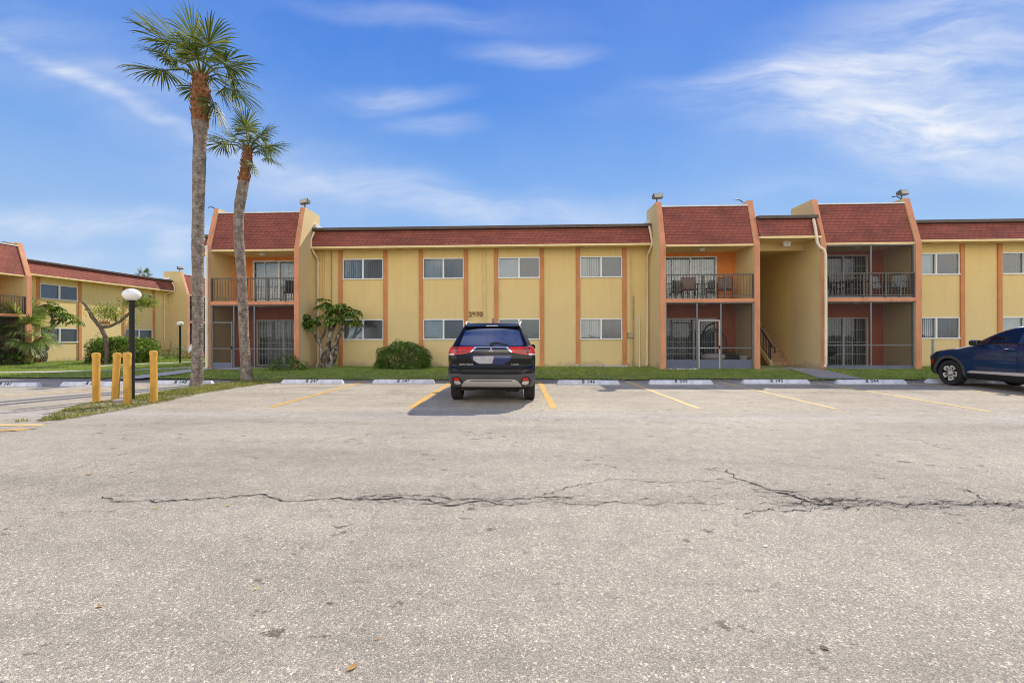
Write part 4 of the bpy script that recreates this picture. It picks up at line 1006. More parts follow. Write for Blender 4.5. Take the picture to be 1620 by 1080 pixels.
# hedge and crooked pruned tree
hb = G(195, 575.5, -.1)
hp = PYp(195, 575, 24.5)
bush('hedge', (hp.x, 24.5, -.1), 1.62, .85, 1.38, 9000, .15, .09, 'hedgeleaf', 'clipped boxy hedge behind the yellow bollards', 'hedge', boxy=6, lumps=.06, seed=8)
cx, cz = hp.x-.15, 0
ct = empty('crooked_tree', (cx, 23.6, -.1), 0, 'crooked pruned tree with a bare sawn limb growing out of the hedge', 'tree')
t_ = MB()
def limb(b, pts, r0, r1):
    P = [Vector(p) for p in pts]; fine = []
    for i in range(len(P)-1):
        for k in range(4): fine.append(P[i].lerp(P[i+1], k/4)+Vector((random.uniform(-.015, .015), random.uniform(-.015, .015), 0)))
    fine.append(P[-1]); b.tube(fine, [r0+(r1-r0)*i/(len(fine)-1) for i in range(len(fine))], 9, jit=.1)
limb(t_, [(.05, 0, -.05), (.1, 0, .8), (-.05, 0, 1.5), (-.3, 0, 2.0)], .13, .1)
limb(t_, [(-.3, 0, 2.0), (-.75, 0, 2.5), (-.95, 0, 2.95), (-1.15, 0, 3.0)], .1, .08); limb(t_, [(-.9, 0, 2.85), (-1.1, 0, 3.15), (-1.3, 0, 3.35)], .08, .06)
limb(t_, [(-.3, 0, 2.0), (.2, 0, 2.05), (.8, 0, 2.3), (1.3, 0, 2.75), (1.6, 0, 3.1), (1.9, 0, 3.2)], .09, .035); limb(t_, [(.6, 0, 2.2), (.4, .1, 2.7), (.2, .1, 3.0)], .045, .02); limb(t_, [(1.3, 0, 2.75), (1.5, .1, 3.2), (1.4, 0, 3.5)], .04, .015)
t_.build('trunk', 'bark', ct, smooth=60)
rng = np.random.default_rng(31); cl = []
for (hx, hz, rr, n_) in [(1.9, 3.4, .5, 800), (1.4, 3.35, .45, 600), (2.4, 3.35, .4, 480), (.1, 2.9, .6, 620), (.4, 2.65, .5, 480), (-.3, 2.9, .5, 260), (1.6, 2.4, .35, 80), (-.4, 1.5, .25, 25), (2.0, 3.7, .3, 80)]:
    P = rng.normal(0, .5, (n_, 3))*np.array([rr*1.2, rr, rr*.7])+np.array([hx, 0, hz]); cl.append(leafset(P, rng.normal(0, 1, (n_, 3)), .10, .055, rng, .2))
leaf_object('crown', cl, 'paleleaf', ct)

# fan palms
def fan_palm(loc, trunk, radii, boot_from, fronds, label, seed, mat='palmleaf', blade=.85, boots=True, nseg=34, seglen=1.0, wk=1.0):
    rng = np.random.default_rng(seed); root = empty('palm_tree', loc, 0, label, 'palm tree')
    P = [Vector(p) for p in trunk]; fine = []; rr = []
    for i in range(len(P)-1):
        n_ = max(2, int((P[i+1]-P[i]).length/.09))
        for k in range(n_): fine.append(P[i].lerp(P[i+1], k/n_)); rr.append((radii[i]+(radii[i+1]-radii[i])*k/n_)*(1+.018*math.sin(len(fine)*1.9)+.03*math.sin(len(fine)*.31)+rng.uniform(-.012, .012)))
    fine.append(P[-1]); rr.append(radii[-1])
    cut = int(len(fine)*boot_from)
    MB().tube(fine[:cut+1], rr[:cut+1], 20, jit=.022).build('trunk', 'palmbark', root, smooth=70)
    if boots:
        bm_ = MB(); bm_.tube(fine[cut:], rr[cut:], 18, jit=.07)
        for i in range(cut, len(fine)):
            for k in range(7):
                a = rng.uniform(0, 6.28); r_ = rr[i]; q = fine[i]
                bm_.bar(q+Vector((math.cos(a)*r_*.9, math.sin(a)*r_*.9, -.04)), q+Vector((math.cos(a)*(r_+.035), math.sin(a)*(r_+.035), .10)), .04, .018)
        bm_.build('leaf_bases', 'boots', root)
    top = fine[-1]; st_ = MB(); V = []; Fc = []; off = 0
    for (dx, dy, dz, L) in fronds:
        d = Vector((dx, dy, dz)).normalized(); pl_ = L*.50; bl_ = L*blade*.62
        sag = Vector((0, 0, -1))*L*.10
        hub = top+d*pl_+sag*.5; st_.tube([top-Vector((0, 0, .15)), top+d*pl_*.5+Vector((0, 0, .03)), hub], [.028, .02, .014], 5, cap=False)
        side = d.cross(Vector((0, 0, 1)));
        if side.length < .1: side = Vector((1, 0, 0))
        side.normalize(); nrm = side.cross(d).normalized()
        tw = rng.uniform(-.5, .5); s2 = (side*math.cos(tw)+nrm*math.sin(tw)).normalized(); n2 = s2.cross(d).normalized()
        dd = (d+sag*1.2/L).normalized()
        for k in range(nseg):
            a = -1.95+3.9*k/(nseg-1)
            ln = bl_*seglen*(1.0-.34*abs(a)/1.95)*rng.uniform(.88, 1.1)
            u = (dd*math.cos(a)+s2*math.sin(a)+n2*(-.30*abs(a)*.5-.05+rng.uniform(-.14, .14))).normalized()
            w = wk*.0205*rng.uniform(.8, 1.2)*(bl_/.9)**.5; wv = u.cross(n2).normalized()*w
            b = hub+dd*(.16*bl_*max(0, math.cos(a)))
            mid = b+u*ln*.55; q3 = mid+(u+Vector((0, 0, -.18))).normalized()*ln*.25; tip = q3+(u+Vector((0, 0, -.45+rng.uniform(-.3, .1)))).normalized()*ln*.22
            V += [b-wv*.35, b+wv*.35, mid+wv, mid-wv, q3+wv*.65, q3-wv*.65, tip+wv*.08, tip-wv*.08]
            Fc += [(off, off+1, off+2, off+3), (off+3, off+2, off+4, off+5), (off+5, off+4, off+6, off+7)]; off += 8
    cr = link('crown', np_mesh('crown', np.array([tuple(q) for q in V]), np.array(Fc), 4), mat, root)
    st_.build('petiole', mat, cr, fix=False)
    return root
def dirs(spec, seed):
    """(angle in the view plane, length) -> 3-D frond directions with varied depth"""
    rng = np.random.default_rng(seed); out = []
    for a, L, dp in spec: out.append((math.cos(R(a))*math.cos(dp), math.sin(dp), math.sin(R(a))*math.cos(dp), L))
    return out
f1 = dirs([(163, 2.2, .1), (176, 1.75, -.35), (142, 1.75, .5), (121, 2.2, -.1), (110, 1.95, .35), (130, 1.85, -.6), (90, 1.65, -.3), (72, 1.6, .2), (56, 1.65, -.4), (38, 1.6, .4), (150, 1.5, -.5), (98, 1.4, .8), (22, 1.6, -.2), (6, 1.55, .3), (-16, 1.75, .15), (-34, 1.75, -.25), (-66, 1.45, .1), (-172, 1.2, .7), (75, 1.2, -1.0), (110, 1.2, 1.0), (30, 1.2, -1.0), (150, 1.2, -1.0), (-6, 1.2, .9)], 1)
fan_palm((-8.94, 12.18, 0), [(0, 0, -.1), (.04, 0, .4), (.06, 0, 1.94), (.06, 0, 3.68), (.09, 0, 5.43), (.13, 0, 6.9), (.14, 0, 7.2), (.15, 0, 8.1), (.16, 0, 8.6)], [.17, .14, .135, .145, .15, .165, .205, .22, .16], .85, f1, 'tallest palm tree with straight grey trunk on the grass strip', 41)
f2 = dirs([(150, 1.4, .1), (168, 1.3, -.4), (132, 1.15, .6), (100, 1.25, .2), (82, 1.25, -.4), (62, 1.2, .3), (42, 1.2, -.2), (20, 1.25, .2), (2, 1.2, -.3), (-14, 1.1, .4), (-70, .85, .0), (60, .9, 1.0), (118, .9, -1.0), (25, .95, -.9)], 2)
fan_palm((-8.49, 13.81, 0), [(0, 0, -.1), (-.03, 0, .3), (-.10, 0, 1.42), (-.15, 0, 2.99), (-.27, 0, 4.57), (-.26, 0, 5.1), (-.22, 0, 5.5), (-.07, 0, 6.3), (.05, 0, 7.2)], [.18, .15, .145, .14, .145, .145, .155, .145, .12], .86, f2, 'shorter palm tree with bent leaning trunk beside the tallest palm', 42, nseg=30)
yp = PYp(33, 572, 23.0)
f3 = dirs([(a, L, d) for a, L, d in [(170, 1.5, .2), (150, 1.6, -.4), (130, 1.7, .5), (110, 1.9, -.2), (92, 2.0, .3), (78, 1.9, -.4), (60, 1.8, .2), (40, 1.8, -.2), (22, 1.8, .3), (5, 1.9, -.1), (-15, 1.8, .2), (-35, 1.7, -.3), (-55, 1.5, .3), (-150, 1.4, -.3), (-165, 1.5, .4), (100, 1.4, -1.0), (50, 1.4, -1.1), (10, 1.5, -.9), (140, 1.4, -1.0), (-40, 1.3, -.9), (-70, 1.2, .1), (-125, 1.2, .2)]], 3)
fan_palm((yp.x, 23.0, -.1), [(0, 0, -.05), (.05, 0, .6), (.0, 0, 1.3), (.0, 0, 1.75)], [.28, .26, .22, .16], .1, f3, 'young bushy fan palm at the left edge of the courtyard', 43, 'youngpalm', nseg=36, wk=1.7)
dp = PYp(227, 432, 75)
f4 = dirs([(a, 1.5, .3*math.sin(a*2.3)) for a in range(-40, 225, 20)], 4)
fan_palm((dp.x, 75, -.2), [(0, 0, 0), (.2, 0, dp.z*.5), (0, 0, dp.z-.1)], [.25, .2, .2], .9, f4, 'distant palm top showing above the roof of the left building', 44, nseg=14, wk=2.6)
sb = G(12, 578, -.1)
bush('shrub', (sb.x+.2, sb.y-.2, -.1), 1.1, .7, .75, 1500, .14, .06, 'bushleaf', 'dark leafy shrub at the foot of the young palm, left edge', seed=12, lumps=.4)
fb = G(305, 571, -.1)
bush('flower_bed', (-21.7, 30.2, -.1), 1.5, .6, .55, 1000, .12, .08, 'flower', 'low bed of pink flowers in the courtyard behind the tall palm', 'flower bed', seed=14, lumps=.4, stems=False)
bush('shrub', (-22.6, 29.0, -.1), .8, .5, .75, 500, .13, .06, 'hedgeleaf', 'small loose shrub beside the beige box of the left building', seed=15, lumps=.5)
gl = G(70, 574, -.1)
root = empty('garden_light', (gl.x, gl.y-.5, -.1), 0, 'small pale garden light under the leaning umbrella tree', 'garden light')
MB().lathe([(0, 0), (.035, 0), (.035, .32), (0, .32)], 8).build('post', 'black', root); MB().box(-.13, .13, -.08, .08, .32, .46).build('lamp_head', 'whiteplastic', root, bevel=.02)

# satellite dish in the courtyard
root = empty('satellite_dish', (-17.55, 23.6, -.1), R(-40), 'white satellite dish on a post half hidden by the tall palm trunk', 'satellite dish')
MB().tube([(0, 0, 0), (0, 0, .85)], .03, 8).build('post', 'greypipe', root)
ds = MB(); ds.lathe([(0, .07), (.12, .055), (.22, .02), (.31, -.04), (.315, -.05), (.22, .005), (.12, .04), (0, .055)], 28)
ds.build('dish', 'whiteplastic', root, smooth=50, loc=(0, -.05, .92), rot=(R(62), 0, 0))
MB().tube([(0, -.05, .75), (0, -.5, .95)], .012, 6).build('arm', 'greypipe', root)

# pipe stubs and rubble by the walls
p = G(1041, 582); MB().tube([(p.x-.02, 18.9, -.05), (p.x-.02, 18.9, .98)], .035, 10).build('pipe_stub', 'greypipe', smooth=40)
tag(bpy.data.objects['pipe_stub'], 'grey pipe standing upright in the grass beside the middle wing wall', 'pipe', 'grey pipe stubs')
p = PYp(1476, 575, 17.5); MB().tube([(p.x, 17.5, -.05), (p.x, 17.5, 1.22)], .04, 10).build('pipe_stub', 'greypipe', smooth=40)
tag(bpy.data.objects['pipe_stub.001'], 'grey pipe standing upright behind the nose of the blue car', 'pipe', 'grey pipe stubs')
rs = random.Random(5)
def stone(x, y, s, lab, grp):
    bm = bmesh.new(); bmesh.ops.create_icosphere(bm, subdivisions=2, radius=1)
    for v in bm.verts:
        k = 1+rs.uniform(-.22, .22); v.co = Vector((v.co.x*s*1.3*k, v.co.y*s*k, v.co.z*s*.75*k))
    me = bpy.data.meshes.new('stone'); bm.to_mesh(me); bm.free()
    o = link('stone', me, 'stone'); o.location = (x, y, .02+s*.35); o.rotation_euler = (0, 0, rs.uniform(0, 6)); tag(o, lab, 'stone', grp)
for k in range(20):
    x = 2.45+k*.112+rs.uniform(-.03, .03); stone(x, 19.82+rs.uniform(-.06, .06), rs.uniform(.045, .10)*(1.35 if k < 4 else 1), 'pale broken stone in the row along the facade foot right of the black car', 'stones along the facade foot')
for k in range(9):
    x = 5.95+k*.13; stone(x, 18.30+rs.uniform(-.04, .04), rs.uniform(.035, .075), 'pale stone in the row below the grey kick panel of the middle porch', 'stones below the middle porch')

# ------------------------------------------------------------------ things on the balconies and porches
def patio_chair(loc, rz, label, sling='sling', frame='black'):
    root = empty('patio_chair', loc, rz, label, 'chair', 'chairs on the balconies')
    s = MB(); s.add([(-.25, -.27, .42), (.25, -.27, .42), (.25, .2, .39), (-.25, .2, .39)], [(0, 1, 2, 3)]); s.build('seat', sling, root)
    s = MB(); s.add([(-.25, .2, .42), (.25, .2, .42), (.25, .36, .95), (-.25, .36, .95)], [(0, 1, 2, 3)]); s.build('backrest', sling, root)
    f = MB()
    for k in (-.27, .27):
        f.tube([(k, -.33, 0), (k, -.31, .4), (k, -.30, .58), (k*1.05, -.2, .66), (k*1.05, .1, .65), (k, .27, .62)], .016, 6)
        f.tube([(k, .34, 0), (k, .2, .41), (k, .37, .97)], .016, 6); f.tube([(k, -.3, .42), (k, .2, .40)], .014, 6)
    f.tube([(-.27, .37, .97), (.27, .37, .97)], .014, 6); f.tube([(-.27, -.3, .42), (.27, -.3, .42)], .014, 6); f.build('frame', frame, root)
ZB = 2.84
patio_chair((6.98, 19.1, ZB), R(-12), 'left brown sling chair with black arms on the middle upper balcony')
patio_chair((8.45, 19.15, ZB), R(-25), 'right brown sling chair with black arms on the middle upper balcony')
root = empty('side_table', (7.72, 19.15, ZB), 0, 'small dark side table between the two sling chairs on the middle balcony', 'table')
MB().lathe([(0, .44), (.23, .44), (.23, .465), (0, .465)], 20).build('tabletop', 'black', root)
for k in range(3): a = k*2.1; MB().tube([(.17*math.cos(a), .17*math.sin(a), 0), (.12*math.cos(a), .12*math.sin(a), .44)], .013, 6).build('leg', 'black', root)
patio_chair((-9.75, 19.0, ZB), R(20), 'dark chair at the right end of the left upper balcony', 'black', 'black')
patio_chair((14.6, 19.0, ZB), R(20), 'white chair behind the screen near the middle of the right upper balcony', 'whiteplastic', 'grey_frame')
patio_chair((15.0, 18.85, ZB), R(-60), 'pale chair behind the screen at the right end of the right upper balcony', 'whiteplastic', 'grey_frame')
root = empty('patio_table', (13.45, 19.0, ZB), 0, 'long dark patio table behind the railing of the right upper balcony', 'table')
MB().box(-.55, .55, -.3, .3, .66, .70).build('tabletop', 'black', root)
for sx in (-.5, .5):
    for sy in (-.25, .25): MB().box(sx-.02, sx+.02, sy-.02, sy+.02, 0, .66).build('leg', 'black', root)
patio_chair((12.75, 19.0, ZB), R(75), 'dark chair at the left end of the right upper balcony', 'black', 'black')
# hanging egg chair
root = empty('egg_chair', (8.0, 19.2, .05), R(-15), 'hanging egg chair with white cushion behind the middle porch screen', 'chair')
e = MB(); e.tube([(.1, .45, .03), (-.15, .5, .3), (-.42, .5, .8), (-.42, .42, 1.3), (-.2, .25, 1.75), (.05, .08, 1.85)], .03, 8); e.tube([(.05, .08, 1.85), (.05, .08, 1.6)], .012, 6)
e.lathe([(0, 0), (.45, 0), (.45, .03), (0, .03)], 24, c=(0, .3, 0)); e.build('stand', 'black', root, smooth=50)
e = MB()
for k in range(12):
    a = R(-10+k*200/11); ca, sa = math.cos(a), math.sin(a)
    e.tube([(.5*math.sin(t)*ca, .06+.46*math.sin(t)*sa, .95-.65*math.cos(t)) for t in np.linspace(.1, 3.0, 12)], .011, 5, cap=False)
e.tube([(.5*math.sin(t), 0.0, .95-.65*math.cos(t)) for t in np.linspace(-3.1, 3.1, 30)], .018, 6); e.build('basket', 'wicker', root)
e = MB(); e.lathe([(0, .22), (.3, .24), (.43, .32), (.46, .40), (.42, .48), (.25, .52), (0, .53)], 24, c=(0, .03, .06)); e.build('cushion', 'cushion', root, smooth=60)
root = empty('planter_box', (8.75, 19.35, .05), 0, 'dark woven planter box with small plant behind the middle porch screen', 'planter')
MB().box(-.33, .33, -.2, .2, 0, .52).build('box', 'wicker', root, bevel=.02)
rng = np.random.default_rng(77); P = rng.normal(0, 1, (70, 3))*np.array([.22, .12, .06])+np.array([0, 0, .6]); leaf_object('foliage', [leafset(P, rng.normal(0, 1, (70, 3)), .14, .05, rng)], 'bushleaf', root)
root = empty('flower_pot', (9.0, 18.75, .05), 0, 'white bowl planter low behind the middle porch screen', 'planter')
MB().lathe([(0, .30), (.10, .30), (.13, .34), (.17, .48), (.185, .50), (.165, .50), (.15, .47), (0, .46)], 20).build('bowl', 'whiteplastic', root, smooth=40)
MB().box(-.10, .10, -.10, .10, 0, .30).build('stand', 'wicker', root)
root = empty('grill_cover', (12.35, 18.95, .05), 0, 'dark round covered grill behind the right lower screen', 'grill')
MB().lathe([(0, .98), (.16, .96), (.30, .84), (.35, .70), (.30, .56), (.2, .48), (0, .45)], 22).build('lid', 'black', root, smooth=50)
for k in range(3): a = k*2.1+.4; MB().tube([(.28*math.cos(a), .28*math.sin(a), 0), (.16*math.cos(a), .16*math.sin(a), .52)], .014, 6).build('leg', 'black', root)

# ------------------------------------------------------------------ litter
def leaf_litter(px, py, s, mat, label, rz):
    p = G(px, py, .004); q = MB(); s *= .72
    n_ = 7
    for i in range(n_):
        f = i/(n_-1); w = math.sin(math.pi*min(1, f*.93+.05))*s*.24; zz = .001+.14*s*(f-.5)**2
        q.v += [((f-.5)*s, -w, zz+.12*w), ((f-.5)*s, 0, zz), ((f-.5)*s, w, zz+.16*w)]
    for i in range(n_-1):
        for k in (0, 1): q.f.append([3*i+k, 3*i+3+k, 3*i+4+k, 3*i+1+k]); q.m.append(0)
    o = q.build('fallen_leaf', mat, fix=False, loc=p, rot=(0, 0, R(rz))); tag(o, label, 'leaf', 'leaves fallen on the asphalt')
leaf_litter(557, 1055, .072, 'leafyellow', 'largest curled orange brown leaf on the asphalt at the bottom edge', 55)
leaf_litter(598, 1009, .035, 'leafyellow', 'small orange leaf on the asphalt just above the largest curled leaf', 20)
leaf_litter(405, 931, .035, 'leafbright', 'bright yellow leaf on the asphalt below the left crack', 80)
leaf_litter(159, 958, .05, 'leafyellow', 'flat orange leaf on the asphalt at the lower left', 10)
leaf_litter(247, 803, .06, 'leafbright', 'tiny yellow leaf just under the left crack, nearest the left edge', 30)
leaf_litter(361, 799, .06, 'leafbright', 'tiny yellow leaf just under the left crack, second from the left', 60)
leaf_litter(142, 750, .09, 'leafyellow', 'tan leaf flattened on the asphalt below the grass strip', 10)
leaf_litter(1304, 1024, .05, 'bark', 'thin brown twig leaf on the asphalt at the lower right', -25)
leaf_litter(1211, 863, .045, 'whiteplastic', 'small white scrap on the asphalt at the right below the crack', 10)

#CARS#
# ------------------------------------------------------------------ cars: a hull of stacked rounded rings, cut and clad with boolean prisms
def pchip(xs, ys, q):
    xs = np.array(xs, float); ys = np.array(ys, float); h = np.diff(xs); d = np.diff(ys)/h; mm = np.zeros(len(xs))
    for i in range(1, len(xs)-1):
        if d[i-1]*d[i] > 0: w1 = 2*h[i]+h[i-1]; w2 = h[i]+2*h[i-1]; mm[i] = (w1+w2)/(w1/d[i-1]+w2/d[i])
    mm[0], mm[-1] = d[0], d[-1]
    i = np.clip(np.searchsorted(xs, q)-1, 0, len(h)-1); t = (q-xs[i])/h[i]
    return (2*t**3-3*t**2+1)*ys[i]+(t**3-2*t**2+t)*h[i]*mm[i]+(-2*t**3+3*t**2)*ys[i+1]+(t**3-t**2)*h[i]*mm[i+1]
def hull(rings, off=0.0, nz=46, rear_c=.07):
    """rings: z, half width, rear y, front y, rear radius, front radius"""
    A = np.array(rings, float); zs = A[:, 0]
    q = np.unique(np.concatenate([np.linspace(zs[0], zs[-1], nz), zs])); col = [pchip(zs, A[:, k], q) for k in range(1, 6)]
    v = []; n = None
    for i, z in enumerate(q):
        hw, yr, yf, rr, rf = [c[i] for c in col]; hw += off; yr -= off; yf += off
        rr = min(rr, hw*.9); rf = min(rf, hw*.95); half = []
        cy = rear_c
        def yrx(x): return yr+cy*(x/hw)**2*.6
        for k in range(9): x = (hw-rr)*k/8; half.append((x, yrx(x)))
        y0 = yrx(hw-rr)
        for k in range(1, 9):
            a = math.pi/2*k/8; half.append((hw-rr+rr*math.sin(a), y0+rr*(1-math.cos(a))))
        ya = y0+rr; yb = yf-rf*1.0-.04
        for k in range(1, 30):
            f = k/30; y = ya+(yb-ya)*f; half.append((hw-.012*math.sin(math.pi*f)*0, y))
        for k in range(0, 9):
            a = math.pi/2*k/8; half.append((hw-rf+rf*math.cos(a), yb+rf*math.sin(a)))
        yt = yb+rf
        for k in range(1, 8): x = (hw-rf)*(1-k/7); half.append((x, yt+.04*(1-(x/(hw-rf+1e-6))**2)))
        ring = [(x, y, z) for x, y in half]+[(-x, y, z) for x, y in reversed(half[1:-1])]
        v.append(ring); n = len(ring)
    b = MB(); b.v = [tuple(map(float, p)) for r_ in v for p in r_]
    for i in range(len(v)-1):
        for k in range(n): k2 = (k+1) % n; b.f.append([i*n+k, i*n+k2, (i+1)*n+k2, (i+1)*n+k])
    b.f.append(list(reversed(range(n)))); b.f.append([(len(v)-1)*n+k for k in range(n)]); b.m = [0]*len(b.f)
    return b.mesh('hull')
def boolean(me, cutters, op):
    oa = bpy.data.objects.new('work', me); COL.objects.link(oa); ob = []
    for i, c in enumerate(cutters):
        o = bpy.data.objects.new('cutter', c); COL.objects.link(o); ob.append(o)
        md = oa.modifiers.new('b', 'BOOLEAN'); md.object = o; md.operation = op; md.solver = 'EXACT'
    dg = bpy.context.evaluated_depsgraph_get(); out = bpy.data.meshes.new_from_object(oa.evaluated_get(dg))
    for o in ob+[oa]: bpy.data.objects.remove(o)
    return out
def prism_me(poly, a, b, axis): return MB().prism(poly, a, b, axis).mesh('cut')
def rounded(poly, r, n=4):
    out = []; N = len(poly)
    for i in range(N):
        p = Vector(poly[i]); a = Vector(poly[i-1])-p; c = Vector(poly[(i+1) % N])-p; rr = min(r, a.length*.45, c.length*.45)
        p0 = p+a.normalized()*rr; p1 = p+c.normalized()*rr
        for k in range(n+1): t = k/n; q = p0*(1-t)**2+p*2*t*(1-t)+p1*t*t; out.append((q.x, q.y))
    return out
def part(me, name, mat, parent, angle=32):
    me.name = name; me.materials.clear(); me.shade_smooth(); me.set_sharp_from_angle(angle=R(angle))
    return link(name, me, mat, parent)
def mirror(poly): return [(-x, z) for x, z in reversed(poly)]
def ellipse(cx, cy, rx, ry, n=24): return [(cx+rx*math.cos(6.28318*k/n), cy+ry*math.sin(6.28318*k/n)) for k in range(n)]
def annulus(cy, cz, r0, r1, a0=0, a1=180, n=28):
    A = [R(a0+(a1-a0)*k/n) for k in range(n+1)]
    return [(cy+r1*math.cos(a), cz+r1*math.sin(a)) for a in A]+[(cy+r0*math.cos(a), cz+r0*math.sin(a)) for a in reversed(A)]
def wheel(root, x, y, r, w, side, style):
    b = MB(); h = w/2; ri = r*.69
    prof = [(ri, -h*.82), (r*.86, -h), (r*.95, -h*.95), (r*.992, -h*.78)]
    for k in range(4):
        a = -h*.72+k*h*.37; prof += [(r, a), (r, a+h*.27), (r-.008, a+h*.275), (r-.008, a+h*.36)]
    prof += [(r*.992, h*.78), (r*.95, h*.95), (r*.86, h), (ri, h*.82), (ri-.01, 0)]
    b.lathe(prof, 48, axis='x', close=True)
    t = b.build('wheel', 'tyre', root, smooth=35, loc=(x, y, r))
    s = side; d = MB(); d.lathe([(0, s*h*.25), (ri*.98, s*h*.25), (ri*1.0, s*h*.8), (ri*.94, s*h*.82), (ri*.92, s*h*.45), (0, s*h*.42)], 40, axis='x')
    rim = d.build('rim', 'rimdark', t, smooth=35)
    p = MB(); X0, X1 = s*h*.42, s*h*.84
    for k in range(5):
        a0 = math.pi/2+.5+k*2*math.pi/5; ro = ri*.93
        if style == 'petal':
            U = [(.34, -.30), (.70, -.43), (.93, -.34), (.985, 0), (.93, .34), (.70, .43), (.34, .30)]; I = [(.34, -.22), (.68, -.31), (.80, -.22), (.83, 0), (.80, .22), (.68, .31), (.34, .22)]
            pt = lambda e: (e[0]*ro*math.cos(a0+e[1]), e[0]*ro*math.sin(a0+e[1]))
            for i in range(len(U)-1):
                q = [pt(U[i]), pt(U[i+1]), pt(I[i+1]), pt(I[i])]; p.prism(q, X0, X1, 'x')
        else:
            for dd in (-.13, .13):
                c, s_ = math.cos(a0+dd), math.sin(a0+dd); c2, s2 = math.cos(a0+dd*.6), math.sin(a0+dd*.6)
                p.bar((X1*.95, ro*.18*c2, ro*.18*s2), (X1*.95, ro*.97*c, ro*.97*s_), .03, .045)
    p.lathe([(0, X1), (ri*.2, X1), (ri*.24, X0)], 20, axis='x')
    p.build('spoke', 'rimbright', rim)
    return t
def disc_me(y, z, r, x0, x1, n=40): return prism_me(ellipse(y, z, r, r, n), x0, x1, 'x')

